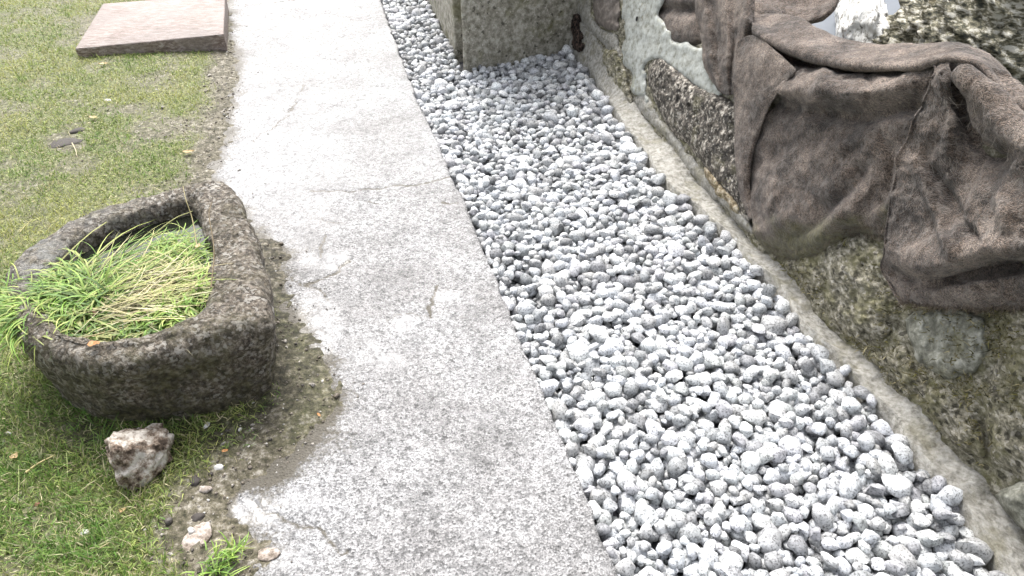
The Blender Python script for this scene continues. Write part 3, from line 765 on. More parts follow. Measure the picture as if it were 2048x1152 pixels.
# ------------------------------------------------------------------ brown cloth draped over the wall
CL0 = Vector((1.0, 2.0, .4))
cloth = tag(empty('burlap_cloth', CL0), 'crumpled dark brown burlap cloth draped over the stone wall', 'cloth')
def panel(name, net, nr, nc, seed, amp=.006, moss=None, thick=.004, gain=1, folds=()):
    net = np.array(net, float)
    if gain != 1: net[..., 2] = .065 + (net[..., 2] - .05) * gain
    W3 = WL(net[..., 0], net[..., 1], net[..., 2])
    S = catmull_grid(W3, nr, nc); N = grid_normals(S)
    if np.mean(np.sum(N * (CAM - S), -1)) < 0: N = -N
    wr = amp * fbm(S, 9, 4, seed) + .35 * amp * fbm(S, 40, 3, seed + 1)
    # long soft creases running down the hang
    wr += amp * .8 * fbm(S @ np.array([[.9, .1, .3], [.9, .1, .3], [.1, .1, .15]]), 16, 3, seed + 4)
    fx, fy, _ = proj(S)
    jx = 14 * fbm(S, 7, 3, seed + 20); jy = 14 * fbm(S, 7, 3, seed + 21)
    for pl, fw_, fa_ in folds:
        d_, _, _ = poly_dist(fx + jx, fy + jy, pl); wr = wr + fa_ * np.exp(-(d_ / fw_) ** 2)
    rg = lambda q, f, sd_: (1 - np.abs(fbm(q, f, 3, sd_)) * 2.2)
    q = S @ np.array([[.8, .2, .3], [.6, -.3, .2], [-.5, .6, .4]])
    wr += amp * .9 * np.clip(rg(q * [1, .35, 1], 9, seed + 6), 0, 1) ** 3 + amp * .5 * np.clip(rg(S, 20, seed + 7), 0, 1) ** 3
    S = S + wr[..., None] * N
    me = mesh_np(name, S.reshape(-1, 3), grid_faces(nr, nc), True, {'moss': np.zeros(nr * nc) if moss is None else moss(S).ravel()})
    o = obj(name, me, M['cloth'], cloth); o.matrix_parent_inverse = Matrix.Translation(-CL0)
    md = o.modifiers.new('thick', 'SOLIDIFY'); md.thickness = thick; md.offset = 0
    return S

def moss_low(S):
    px, py, _ = proj(S)
    d = (py - 440) + .35 * (px - 1600) * (px < 1700) * 0
    return np.clip(sstep(-10, 55, d + 60 * fbm(S, 12, 4, 5)) * (px < 1790) * .9, 0, 1)

S1 = panel('draped_panel', [
 [(1590,135,.02),(1640,140,.01),(1700,148,0),(1760,150,0),(1820,146,0),(1862,136,0),(1890,122,0)],
 [(1585,150,.06),(1635,148,.06),(1700,155,.06),(1765,156,.06),(1825,150,.05),(1866,142,.05),(1885,135,.04)],
 [(1556,180,.085),(1620,178,.105),(1690,186,.105),(1755,184,.09),(1820,172,.07),(1864,165,.05),(1878,160,.045)],
 [(1548,205,.05),(1610,208,.06),(1680,216,.05),(1745,217,.045),(1810,205,.045),(1852,205,.045),(1866,200,.045)],
 [(1525,240,.035),(1600,250,.05),(1670,260,.045),(1735,265,.045),(1795,262,.04),(1835,262,.045),(1845,258,.045)],
 [(1505,310,.03),(1580,320,.045),(1650,325,.06),(1715,325,.035),(1770,325,.045),(1805,325,.04),(1815,322,.04)],
 [(1500,400,.03),(1570,400,.05),(1640,395,.04),(1700,390,.055),(1750,385,.03),(1785,390,.04),(1792,390,.04)],
 [(1520,470,.025),(1570,480,.035),(1640,470,.045),(1700,440,.04),(1735,435,.03),(1770,440,.035),(1782,440,.035)],
 [(1545,516,.0),(1590,535,-.01),(1650,520,-.01),(1700,490,-.01),(1735,482,-.01),(1765,488,.0),(1778,488,.0)]], 150, 150, 1, .008, moss_low, gain=1.8, folds=[
 ([(1530,470),(1620,400),(1750,300),(1812,250)], 22, .020), ([(1552,208),(1640,230),(1740,236),(1830,212)], 16, -.030), ([(1510,330),(1560,300),(1640,280)], 16, -.014),
 ([(1640,475),(1700,420),(1742,360)], 13, .014), ([(1600,470),(1680,398),(1722,335)], 11, -.016), ([(1540,420),(1560,340),(1600,270)], 14, .012),
 ([(1765,260),(1790,300),(1770,400)], 10, -.014), ([(1650,150),(1640,185),(1600,215)], 14, .012), ([(1740,160),(1735,200)], 10, -.010), ([(1690,290),(1750,270),(1810,225)], 10, .010)])

S2 = panel('draped_panel', [
 [(1872,118,.03),(1890,115,.04),(1900,116,.05),(1912,118,.05),(1930,122,.04),(1955,128,.03),(1990,140,.02),(2060,180,.02)],
 [(1868,150,.075),(1880,145,.08),(1897,142,.085),(1908,145,.055),(1925,145,.085),(1950,160,.07),(1990,180,.06),(2070,225,.06)],
 [(1852,200,.065),(1875,200,.07),(1900,200,.075),(1918,200,.035),(1940,200,.08),(1970,200,.085),(2010,215,.05),(2080,262,.04)],
 [(1828,255,.065),(1860,258,.065),(1900,262,.07),(1932,265,.025),(1965,265,.06),(2000,268,.09),(2040,275,.095),(2100,300,.09)],
 [(1800,320,.06),(1845,322,.06),(1895,325,.055),(1945,322,.035),(1985,318,.01),(2020,320,.045),(2060,330,.09),(2120,350,.1)],
 [(1786,390,.06),(1835,392,.06),(1890,395,.055),(1940,395,.06),(1980,395,.08),(2020,395,.095),(2070,400,.1),(2130,410,.1)],
 [(1775,460,.06),(1825,465,.065),(1880,470,.075),(1935,468,.09),(1980,465,.105),(2025,465,.11),(2075,468,.11),(2140,470,.11)],
 [(1768,510,.055),(1815,520,.08),(1860,532,.115),(1915,522,.11),(1970,507,.11),(2020,502,.11),(2080,500,.11),(2140,500,.11)],
 [(1765,535,.04),(1812,552,.035),(1865,556,.05),(1920,544,.035),(1975,530,.02),(2025,523,.015),(2085,520,.015),(2140,520,.015)],
 [(1785,575,.03),(1825,580,.05),(1870,580,.06),(1925,575,.06),(1980,565,.06),(2030,560,.06),(2085,558,.06),(2140,558,.06)],
 [(1800,605,.03),(1835,608,.03),(1875,612,.035),(1930,615,.035),(1985,615,.03),(2035,615,.03),(2085,615,.03),(2140,615,.03)]], 220, 200, 2, .008, gain=1.75, folds=[
 ([(1903,140),(1922,230),(1958,292),(2000,316)], 12, -.026), ([(1932,150),(1985,200),(2048,258)], 16, .026), ([(1985,168),(2055,250)], 11, -.028),
 ([(1850,150),(1822,250),(1800,330)], 7, .012), ([(1830,575),(1900,560),(2060,530)], 11, -.022),
 ([(1840,330),(1880,420),(1900,490)], 12, .014), ([(1870,350),(1930,440),(1960,470)], 11, -.014), ([(1990,350),(1960,420),(1900,505)], 16, .018), ([(1905,170),(1880,260),(1850,340)], 12, -.012),
 ([(2040,330),(2010,400),(2020,450)], 14, .014)])
hm = S2[3:, 0]; Vt, Ft = tube(catmull(hm[::6], 60) + np.array([-.002, -.004, .004]), .0032 * (1 + .5 * vnoise(np.column_stack([np.arange(60.), np.zeros(60), np.zeros(60)]), .5, 3)), 8)
oh = obj('hem', mesh_np('hem', Vt, Ft, True, {'moss': np.zeros(len(Vt))}), M['cloth'], cloth); oh.matrix_parent_inverse = Matrix.Translation(-CL0)

tp = [(1500,26),(1530,40),(1590,50),(1630,68),(1690,92),(1760,101),(1840,99),(1900,93),(1950,105),(1990,130),(2030,185),(2075,215)]
lo = [(1506,66),(1540,86),(1590,110),(1640,124),(1700,135),(1770,139),(1835,136),(1880,122),(1925,122),(1965,138),(2010,200),(2055,238)]
tp = np.array(tp, float); lo = np.array(lo, float)
def mixrow(t, o): return [(x, y, o) for x, y in (tp * (1 - t) + lo * t)]
panel('swag_fold', [mixrow(-.25, -.14), mixrow(0, -.07), mixrow(.35, .0), mixrow(.7, .08), mixrow(1.0, .085), mixrow(1.05, .04), mixrow(.98, -.05)], 70, 150, 3, .004)

fk = 420
fi = RNG.integers(40, S2.shape[0] - 75, fk); fj = RNG.integers(4, S2.shape[1] - 8, fk)
fpt = S2[fi, fj]; fn = CAM - fpt; fn /= np.linalg.norm(fn, axis=1, keepdims=True)
fd = np.column_stack([RNG.normal(.55, .5, fk), RNG.normal(-.1, .5, fk), RNG.normal(-.5, .5, fk)]); fd -= (fd * fn).sum(1, keepdims=True) * fn; fd /= np.linalg.norm(fd, axis=1, keepdims=True)
fs_ = np.cross(fd, fn); FL_ = RNG.uniform(.010, .035, fk); cv = RNG.normal(0, .35, fk); fv = []
for t in np.linspace(0, 1, 5):
    c = fpt + fn * (.003 + .002 * math.sin(math.pi * t)) + fd * (FL_ * t)[:, None] + fs_ * (cv * FL_ * t * t)[:, None]
    fv += [c - fs_ * .00035, c + fs_ * .00035]
b_ = (np.arange(fk) * 10)[:, None]
FV = np.stack(fv, 1).reshape(-1, 3); FF = np.vstack([b_ + [2 * q, 2 * q + 1, 2 * q + 3, 2 * q + 2] for q in range(4)])
ofb = obj('loose_fibres', mesh_np('loose_fibres', FV, FF, True, {'col': np.repeat(np.array([[.30, .265, .23]]) * RNG.uniform(.5, 1.5, (fk, 1)), 10, 0)}), M['leaf'], cloth)
ofb.matrix_parent_inverse = Matrix.Translation(-CL0); ofb['kind'] = 'stuff'
# frayed threads along the lower hems
fr_p = np.vstack([S1[-8, 4:-2], S1[-14, 4:-2], S2[-2, 2:-2], S2[-4, 2:-2]]); fr_p = np.repeat(fr_p, 2, 0) + RNG.normal(0, .003, (len(fr_p) * 2, 3))
fn = CAM - fr_p; fn /= np.linalg.norm(fn, axis=1, keepdims=True); kf = len(fr_p)
dn_ = np.column_stack([RNG.normal(-.1, .35, kf), RNG.normal(-.2, .35, kf), RNG.uniform(-1.1, -.5, kf)]); dn_ /= np.linalg.norm(dn_, axis=1, keepdims=True)
Vf, Ff, Cf = blades(fr_p + fn * .004, dn_, RNG.uniform(.006, .028, kf), RNG.uniform(.0008, .002, kf), np.array([.15, .12, .09]) * RNG.uniform(.5, 1.6, (kf, 1)), .4, 3)
off_ = obj('frayed_threads', mesh_np('frayed_threads', Vf, Ff, True, {'col': Cf}), M['leaf'], cloth); off_.matrix_parent_inverse = Matrix.Translation(-CL0); off_['kind'] = 'stuff'
panel('inner_fold', [
 [(1500,58,-.12),(1560,88,-.12),(1640,116,-.12),(1720,130,-.12),(1800,132,-.11),(1885,116,-.08)],
 [(1525,85,-.12),(1575,115,-.13),(1640,138,-.14),(1720,146,-.14),(1800,146,-.13),(1885,128,-.08)],
 [(1560,120,-.06),(1600,146,-.06),(1660,160,-.05),(1730,164,-.05),(1810,160,-.05),(1885,142,-.03)],
 [(1580,150,.0),(1620,170,.0),(1670,180,.0),(1740,182,.0),(1815,178,.0),(1885,160,.0)]], 40, 90, 9, .004)
panel('folded_corner', [
 [(1478,82,.09),(1510,72,.08),(1550,100,.10),(1592,138,.11)],
 [(1472,120,.08),(1510,120,.115),(1548,135,.12),(1588,148,.12)],
 [(1468,180,.07),(1500,180,.10),(1530,185,.115),(1560,180,.11)],
 [(1470,250,.05),(1490,250,.08),(1512,250,.085),(1534,228,.09)],
 [(1475,320,.04),(1486,320,.07),(1497,320,.07),(1508,292,.06)],
 [(1480,385,.03),(1487,385,.055),(1494,385,.05),(1500,370,.04)],
 [(1498,438,.03),(1502,438,.035),(1507,438,.03),(1510,430,.02)]], 90, 50, 4, .005)

panel('hanging_fold', [
 [(1385,-30,-.03),(1408,-30,.03),(1425,-30,-.02),(1448,-30,.04),(1466,-30,-.02),(1488,-30,.03),(1510,-30,-.02)],
 [(1398,40,.01),(1415,40,.06),(1432,40,.01),(1452,40,.07),(1470,40,.02),(1492,40,.07),(1508,40,.02)],
 [(1404,90,.02),(1420,90,.07),(1438,90,.03),(1456,92,.08),(1470,90,.03),(1484,88,.07),(1500,85,.02)],
 [(1412,140,.03),(1425,142,.07),(1440,142,.05),(1455,145,.075),(1464,145,.04),(1472,145,.06),(1480,140,.03)],
 [(1436,180,.03),(1444,186,.05),(1452,190,.05),(1459,190,.055),(1463,190,.04),(1467,188,.04),(1471,180,.03)]], 80, 80, 5, .005)

panel('rolled_fold', [
 [(1298,-40,-.16),(1330,-40,-.12),(1360,-40,-.11),(1392,-40,-.12),(1415,-40,-.14)],
 [(1308,0,-.09),(1335,-2,-.04),(1362,-2,-.03),(1390,0,-.04),(1412,2,-.07)],
 [(1312,20,-.10),(1338,18,-.08),(1364,18,-.075),(1390,20,-.08),(1412,22,-.09)],
 [(1314,42,-.06),(1338,40,-.01),(1364,40,.0),(1390,42,-.01),(1412,45,-.05)],
 [(1326,72,-.06),(1345,75,-.01),(1366,76,.0),(1388,75,-.01),(1408,72,-.04)],
 [(1342,86,-.09),(1356,90,-.05),(1372,92,-.05),(1388,90,-.06),(1402,86,-.08)]], 70, 60, 6, .004)

panel('loop_fold', [
 [(1508,-30,-.30),(1545,-40,-.34),(1590,-34,-.40),(1630,-36,-.42),(1655,-40,-.45),(1675,-60,-.5)],
 [(1520,-12,-.28),(1555,-5,-.33),(1598,8,-.38),(1635,5,-.40),(1656,-8,-.44),(1668,-40,-.48)],
 [(1522,0,-.24),(1555,14,-.29),(1600,24,-.34),(1642,20,-.37),(1666,2,-.41),(1676,-30,-.46)],
 [(1526,12,-.22),(1556,32,-.27),(1602,44,-.31),(1642,36,-.35),(1669,14,-.39),(1680,-24,-.44)],
 [(1530,16,-.28),(1558,38,-.33),(1602,48,-.38),(1642,40,-.40),(1668,18,-.44),(1680,-20,-.5)]], 50, 80, 7, .004)
panel('loop_fold', [
 [(1500,-10,-.15),(1515,-5,-.17),(1535,5,-.20),(1560,20,-.24)],
 [(1503,10,-.12),(1520,14,-.13),(1545,24,-.17),(1568,36,-.22)],
 [(1506,28,-.11),(1524,36,-.12),(1548,42,-.16),(1570,46,-.22)],
 [(1510,38,-.16),(1528,46,-.17),(1550,49,-.20),(1570,48,-.26)]], 40, 40, 8, .003)

# ------------------------------------------------------------------ stone trough
TC = np.array([-1.02, 1.66])
def polar(pts):
    d = np.asarray(pts)[:, :2] - TC; th = np.arctan2(d[:, 1], d[:, 0]); r = np.hypot(d[:, 0], d[:, 1]); i = np.argsort(th); return th[i], r[i]
def rfun(pts, th):
    a, r = polar(pts); a = np.concatenate([a - 2 * np.pi, a, a + 2 * np.pi]); r = np.tile(r, 3); return np.interp(th, a, r)
OUT_PX = [(430, 366), (400, 370), (370, 376), (280, 396), (200, 419), (130, 449), (62, 487), (20, 532), (4, 580), (13, 636), (54, 684), (130, 712), (200, 728), (300, 716), (400, 688), (480, 664), (520, 652), (541, 640), (543, 618), (537, 590), (514, 510), (490, 432), (470, 390), (455, 370), (440, 365)]
INN_PX = [(384, 402), (340, 412), (270, 432), (190, 462), (125, 505), (98, 545), (92, 595), (112, 645), (180, 682), (260, 682), (340, 662), (398, 636), (420, 600), (414, 540), (402, 470), (392, 420)]
nth = 300; TH = np.linspace(-np.pi, np.pi, nth, endpoint=False)
o_top = rfun(G(*np.array(OUT_PX, float).T, .265), TH); i_top = rfun(G(*np.array(INN_PX, float).T, .265), TH)
front = G(np.array([548, 470, 330, 200, 120.]), np.array([795, 822, 848, 846, 780.]), 0.0)
ta = np.radians(np.arange(-18, 200, 6)); rb = rfun(G(*np.array(OUT_PX, float).T, .265), (ta + np.pi) % (2 * np.pi) - np.pi) * .90
o_bot = np.minimum(rfun(np.vstack([front[:, :2], TC + np.column_stack([np.cos(ta), np.sin(ta)]) * rb[:, None]]), TH), o_top)
sm = lambda a: sum(np.roll(a, k) for k in range(-2, 3)) / 5
o_top, i_top, o_bot = sm(o_top), sm(i_top), sm(o_bot)
rings = []
def ringz(r, z): rings.append(np.column_stack([TC[0] + r * np.cos(TH), TC[1] + r * np.sin(TH), np.full(nth, z) if np.isscalar(z) else z]))
for t in np.linspace(-.12, 1, 18):
    tt_ = max(t, 0); ringz(o_bot * (1 - tt_) + (o_top + .006) * tt_, t * .222)
wd_ = np.maximum(o_top - i_top, .03)
for a in np.linspace(.12, 1, 8): ringz(o_top + .006 - .044 * (1 - math.cos(a * math.pi / 2)), .222 + .058 * math.sin(a * math.pi / 2))
for t in np.linspace(.1, .9, 7): ringz((o_top - .038) * (1 - t) + (i_top + .02) * t, .280 + .004 * math.sin(math.pi * t))
for a in np.linspace(.1, 1, 6): ringz(i_top + .02 - .03 * math.sin(a * math.pi / 2), .280 - .05 * (1 - math.cos(a * math.pi / 2)))
for t in np.linspace(.2, 1, 8): ringz((i_top - .01) * (1 - .14 * t), .23 - .13 * t)
for s in (.6, .3, .02): ringz(i_top * .86 * s, .10)
TR = np.array(rings); TR[..., 2] += .022 * np.clip((TR[..., 2] - .1) / .18, 0, 1) * np.exp(-((TR[..., 0] + .90) / .16) ** 2 - ((TR[..., 1] - 2.08) / .14) ** 2); N = grid_normals(TR)
cen3 = np.array([*TC, .14])
sgn = np.sign(np.sum(N[5] * (TR[5] - cen3), -1).mean()); N = N * sgn
TR2 = TR + (.020 * fbm(TR, 6, 5, 501, .6) + .010 * fbm(TR, 32, 4, 502, .6) - .003)[..., None] * N
tpx, tpy, _ = proj(TR2); lich = np.clip(np.exp(-((tpx - 85) / 55) ** 2 - ((tpy - 520) / 60) ** 2) * 1.1 + .35 * sstep(360, 200, tpx) * sstep(480, 430, tpy), 0, 1) * (TR[..., 2] > .2)
moss = np.clip(.85 - 2.6 * np.clip(TR[..., 2] - .12, 0, 1) + .5 * fbm(TR, 5, 3, 503), 0, 1)
TB = Vector((TC[0], TC[1], 0))
trough = tag(empty('stone_trough', TB), 'weathered dark granite trough holding water and green grass on the lawn', 'trough')
Ft = grid_faces(len(rings), nth, True); Ft = Ft if sgn > 0 else Ft[:, ::-1]
def tobj(name, me, mat):
    o = obj(name, me, mat, trough); o.matrix_parent_inverse = Matrix.Translation(-TB); return o
tobj('basin', mesh_np('basin', TR2.reshape(-1, 3), Ft, True, {'moss': moss.ravel(), 'lichen': lich.ravel()}), M['trough'])
# pale lichen crust on the far left of the rim
lp = G(np.array([100., 70, 40, 60]), np.array([512., 490, 560, 590]), .285)
nw = NT('trough_water'); nw.fin((.012, .014, .010), .06, nw.bump(nw.noise(30, 2), .05, .003), .5); M['water'] = nw.m
wr_ = np.array([[*TC, .222]]); ring_w = np.column_stack([TC[0] + (i_top - .006) * np.cos(TH), TC[1] + (i_top - .006) * np.sin(TH), np.full(nth, .222)])
Vw = np.vstack([ring_w, wr_]); Fw = np.array([[i, (i + 1) % nth, nth] for i in range(nth)])
tag(obj('water', mesh_np('water', Vw, Fw, False), M['water']), kind='structure')

# grass and weeds growing in the trough: arched blades in tufts
def strand_set(specs, seg=6):
    Vs, Fs, Cs, off = [], [], [], 0
    for (p, d, L, wdt, up, droop, col) in specs:
        k = len(p); sidev = np.cross(d, np.array([0, 0, 1.0])); sidev /= np.linalg.norm(sidev, axis=1, keepdims=True) + 1e-9
        n = 2 * seg + 1; vs = []
        for s in range(seg + 1):
            t = s / seg
            c = p + d * (L * t)[:, None]; c[:, 2] += up * L * t - droop * L * t * t
            c = c + sidev * (.12 * L * np.sin(3 * t + 10 * L) * t)[:, None]
            w_ = wdt * (1 - t) ** .7
            if s < seg: vs += [c - sidev * w_[:, None] * .5, c + sidev * w_[:, None] * .5]
            else: vs.append(c)
        Vb = np.stack(vs, 1); b = (np.arange(k) * n)[:, None]; fs = []
        for s in range(seg - 1): fs += [b + [2 * s, 2 * s + 1, 2 * s + 3], b + [2 * s, 2 * s + 3, 2 * s + 2]]
        fs.append(b + [2 * seg - 2, 2 * seg - 1, 2 * seg])
        Vs.append(Vb.reshape(-1, 3)); Fs.append(np.stack(fs, 1).reshape(-1, 3) + off); off += k * n
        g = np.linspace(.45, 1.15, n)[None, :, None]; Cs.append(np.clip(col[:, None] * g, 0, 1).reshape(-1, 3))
    return np.vstack(Vs), np.vstack(Fs), np.vstack(Cs)
GREENS = np.array([[.11, .23, .03], [.20, .36, .05], [.29, .43, .08], [.42, .48, .14]])
STRAW = np.array([[.55, .50, .24], [.48, .42, .22], [.62, .58, .36], [.40, .42, .14]])
def tuft(px, py, n, spread, ang, aspread, L, wdt, up, droop, pal, z=.225):
    z = z + .012; c = G(px, py, z); p = c + np.column_stack([RNG.normal(0, spread, n), RNG.normal(0, spread, n), RNG.uniform(-.01, .022, n)])
    a = np.radians(ang) + RNG.normal(0, math.radians(aspread), n)
    d = np.column_stack([np.cos(a), np.sin(a), np.zeros(n)]); Ls = L * RNG.uniform(.5, 1.25, n)
    col = pal[RNG.integers(0, len(pal), n)] * RNG.uniform(.7, 1.3, (n, 1))
    return (p, d, Ls, wdt * RNG.uniform(.6, 1.8, n), up * RNG.uniform(.5, 1.4, n)[0] if False else up * RNG.uniform(.2, 1.15, n), droop * RNG.uniform(.6, 1.3, n), col)
T_ = []
# left mass spilling over the rim
for (x, y, n, an) in [(125, 590, 260, 185), (150, 560, 200, 160), (100, 610, 240, 200), (160, 620, 220, 215), (70, 600, 170, 190), (190, 600, 160, 120), (60, 640, 120, 210), (75, 630, 150, 215), (50, 605, 120, 195)]:
    T_.append(tuft(x, y, int(n * .9), .035, an, 60, .095, .0042, .75, .65, GREENS, .24))
# middle, long lying strands from the lower left up to the right
for (x, y, n, an, L) in [(190, 600, 120, 50, .22), (230, 580, 130, 55, .22), (210, 620, 90, 35, .26), (260, 560, 90, 60, .20), (180, 560, 70, 42, .30)]:
    T_.append(tuft(x, y, int(n * .55), .045, an, 18, L, .0040, .20, .20, np.vstack([GREENS, STRAW[3:]]), .23))
# bright tuft at the back right, weeds at the front right
for (x, y, n, an) in [(345, 500, 220, 100), (360, 530, 200, 80), (330, 520, 130, 110), (385, 510, 110, 90), (350, 560, 90, 90)]:
    T_.append(tuft(x, y, int(n * .6), .034, an, 80, .065, .0036, .8, .6, GREENS[1:], .225))
for (x, y, n, an) in [(330, 630, 190, 200), (370, 620, 170, 60), (300, 645, 120, 200), (400, 590, 110, 100), (395, 560, 80, 100), (345, 650, 100, 300)]:
    T_.append(tuft(x, y, int(n * .7), .032, an, 90, .05, .0044, .8, .5, GREENS[1:], .23))
for (x, y, n) in [(240, 668, 220), (180, 674, 200), (290, 668, 160), (210, 645, 110), (140, 660, 170), (330, 655, 90)]:
    T_.append(tuft(x, y, int(n * .7), .032, 180, 90, .05, .004, .5, .5, np.vstack([GREENS[:2] * .8, STRAW[3:]]), .232))
# straw lying across
for (x, y, n, an, L) in [(270, 590, 55, 40, .18), (300, 570, 60, 20, .16), (320, 560, 45, 150, .14), (250, 610, 40, 25, .2), (230, 690 - 60, 30, 20, .26), (330, 590, 40, 60, .13), (220, 560, 30, 45, .2), (290, 620, 35, 170, .14), (200, 640, 30, 10, .2)]:
    T_.append(tuft(x, y, n, .04, an, 30, L, .0034, .22, .2, STRAW, .24))
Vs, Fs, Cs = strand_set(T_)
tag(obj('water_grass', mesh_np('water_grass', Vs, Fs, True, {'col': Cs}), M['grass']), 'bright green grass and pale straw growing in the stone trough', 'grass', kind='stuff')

# a few long dry stalks, each its own
STALKS = [([(190, 545, .25), (280, 490, .27), (345, 440, .30), (385, 422, .30)], (.50, .50, .22), 'long yellow-green grass stalk lying across the back of the trough'),
          ([(150, 680, .27), (260, 650, .26), (330, 612, .25), (420, 545, .29)], (.42, .36, .18), 'long straw stalk lying across the front of the trough'),
          ([(422, 575, .29), (428, 500, .31), (418, 430, .33), (424, 405, .33)], (.16, .12, .06), 'thin dark dry stem standing at the right rim of the trough'),
          ([(395, 500, .25), (385, 440, .29), (372, 400, .33), (366, 372, .34)], (.38, .33, .17), 'dry bent stem rising over the back corner of the trough'),
          ([(140, 545, .25), (200, 520, .26), (280, 500, .26)], (.46, .48, .20), 'short straw stalk in the back left of the trough')]
for pts, c, lab in STALKS:
    pc = catmull(np.array([G(x, y, z) for x, y, z in pts]), 24); Vt, Ft2 = tube(pc, np.linspace(.0022, .001, 24), 5)
    tag(obj('dry_stalk', mesh_np('dry_stalk', Vt, Ft2, True, {'col': np.tile(c, (len(Vt), 1))}), M['leaf']), lab, 'stalk')

# ------------------------------------------------------------------ rough rock in front of the trough
c = G(280, 925, .03)
o = rock('rock', tuple(c + np.array([0, 0, .022])), (.074, .082, .092), M['palerock'], 83, .30, 3.2, 5, rot=(.25, .0, .1), cuts=7, taper=.34)
tag(o, 'rough whitish-brown rock on the grass in front of the trough', 'rock')

# ------------------------------------------------------------------ reddish slab at the top left
s0 = G(150, 97, .062); s1 = G(447, 68, .10); s2b = G(205, 6, .062); s3 = G(450, -14, .10)
base = [s0[:2], s1[:2], s3[:2], s2b[:2]]
o = rough_box('wooden_slab', base, .006, .10, M['wood'], 21, .003, .006, 8)
fr = (s1 - s0)[:2]; Lf = float(fr @ fr)
for v in o.data.vertices: v.co.z -= .038 * (1 - float((np.array(v.co[:2]) - s0[:2]) @ fr) / Lf)
tag(o, 'thick reddish-brown wooden slab lying on the lawn beside the path', 'slab')

# ------------------------------------------------------------------ lawn grass
NB = 210000
by = .75 + (RNG.random(NB) ** 1.15) * 5.0; bx = RNG.uniform(-1.02, 0, NB) * (by * .80 + .75) - .12
den = grass_density(bx, by)
kp = RNG.random(NB) < (.06 + .94 * den) * (lawn_sd(bx, by) > .015) * (den > .02)
dq = np.hypot(bx - TC[0], by - TC[1]); ang = np.arctan2(by - TC[1], bx - TC[0]); kp &= dq > np.interp(ang, TH, o_bot) * .97
sp_ = np.array(base); kp &= ~in_poly(bx, by, sp_)
bx, by, den = bx[kp], by[kp], den[kp]; bz, _ = lawn_z(bx, by)
Pb = np.stack([bx, by, bz - .002], -1); nb = len(bx)
pn_ = fbm(Pb * [1, 1, 0], 2.6, 4, 8); pn2 = fbm(Pb * [1, 1, 0], 11, 3, 9)
c1 = np.array([.145, .27, .055]); c2 = np.array([.50, .50, .18]); c3 = np.array([.70, .62, .40])
near = sstep(2.6, 1.3, by)
tmix = np.clip(.54 - .30 * near + .75 * pn_ + RNG.normal(0, .24, nb), 0, 1)[:, None]
cg = c1 * (1 - tmix) + c2 * tmix
dry = (RNG.random(nb) < .10 + .22 * np.clip(pn2 + .15, 0, 1))[:, None]
cg = np.where(dry, c3 * RNG.uniform(.6, 1.15, (nb, 1)), cg * RNG.uniform(.6, 1.35, (nb, 1)))
nrm = np.column_stack([RNG.normal(0, .55, nb), RNG.normal(0, .55, nb), np.ones(nb)]); nrm /= np.linalg.norm(nrm, axis=1, keepdims=True)
clump = sstep(.12, .5, fbm(Pb * [1, 1, 0], 16, 3, 55)); Lb = RNG.uniform(.008, .024, nb) * (.7 + .5 * den) * (1 + .35 * near) * (1 + .6 * clump * RNG.random(nb)) * np.where(RNG.random(nb) < .02, 1.9, 1)
cg = cg * (1 - .18 * clump[:, None] * np.array([1.2, .6, 1.0]))
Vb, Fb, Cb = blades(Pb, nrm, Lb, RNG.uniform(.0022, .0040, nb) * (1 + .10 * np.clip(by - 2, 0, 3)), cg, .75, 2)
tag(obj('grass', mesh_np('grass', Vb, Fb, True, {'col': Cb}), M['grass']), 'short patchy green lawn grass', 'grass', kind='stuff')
print('grass blades', nb); print('slab', [tuple(np.round(proj(np.append(q, .1))[:2], 0)) for q in sp_])

# grit and crumbs lying on the dirt and on the edge of the path
kg = 9000
gy_ = .75 + RNG.random(kg) ** 1.1 * 4.6; gx_ = -.30 * gy_ - .35 + RNG.normal(0, .32, kg)
sdg = lawn_sd(gx_, gy_); gd = grass_density(gx_, gy_)
kp = (RNG.random(kg) < np.where(sdg > 0, 1 - .9 * gd, .4 * np.exp(sdg / .04))) & (np.hypot(gx_ - TC[0], gy_ - TC[1]) > np.interp(np.arctan2(gy_ - TC[1], gx_ - TC[0]), TH, o_bot))
gx_, gy_ = gx_[kp], gy_[kp]; gz_ = np.maximum(lawn_z(gx_, gy_)[0], 0.001)
GV, GF, GC, off = [], [], [], 0
GVAR = [hull_stone(900 + i, 12) for i in range(8)]; GPAL = np.array([[.13, .11, .085], [.22, .19, .155], [.38, .35, .31], [.09, .08, .07], [.55, .53, .50]])
for i in range(len(gx_)):
    v, f = GVAR[i % 8]; r_ = RNG.lognormal(math.log(.0034), .45); a_ = RNG.uniform(0, 6.28); ca, sa = math.cos(a_), math.sin(a_)
    GV.append((v * r_) @ np.array([[ca, sa, 0], [-sa, ca, 0], [0, 0, 1]]) + (gx_[i], gy_[i], gz_[i] + r_ * .2)); GF.append(f + off); off += len(v)
    GC.append(np.tile(GPAL[RNG.choice(5, p=[.3, .3, .2, .12, .08])], (len(v), 1)))
tag(obj('grit', mesh_np('grit', np.vstack(GV), np.vstack(GF), True, {'tint': np.vstack(GC)}), M['gravel']), 'fine grit and crumbs on the dirt at the path edge', 'grit', kind='stuff')

# grass tuft at the bottom of the picture
T_ = [tuft(445, 1125, 60, .016, 90, 120, .034, .003, .9, .5, GREENS[:3], .0), tuft(470, 1105, 40, .012, 90, 120, .04, .003, .9, .5, GREENS[1:], .0), tuft(430, 1150, 60, .02, 90, 140, .045, .003, .9, .5, GREENS[:3], .0)]
Vs, Fs, Cs = strand_set(T_, 4)
tag(obj('grass_tuft', mesh_np('grass_tuft', Vs, Fs, True, {'col': Cs}), M['grass']), 'small green grass tuft at the lower edge of the concrete path', 'plant')

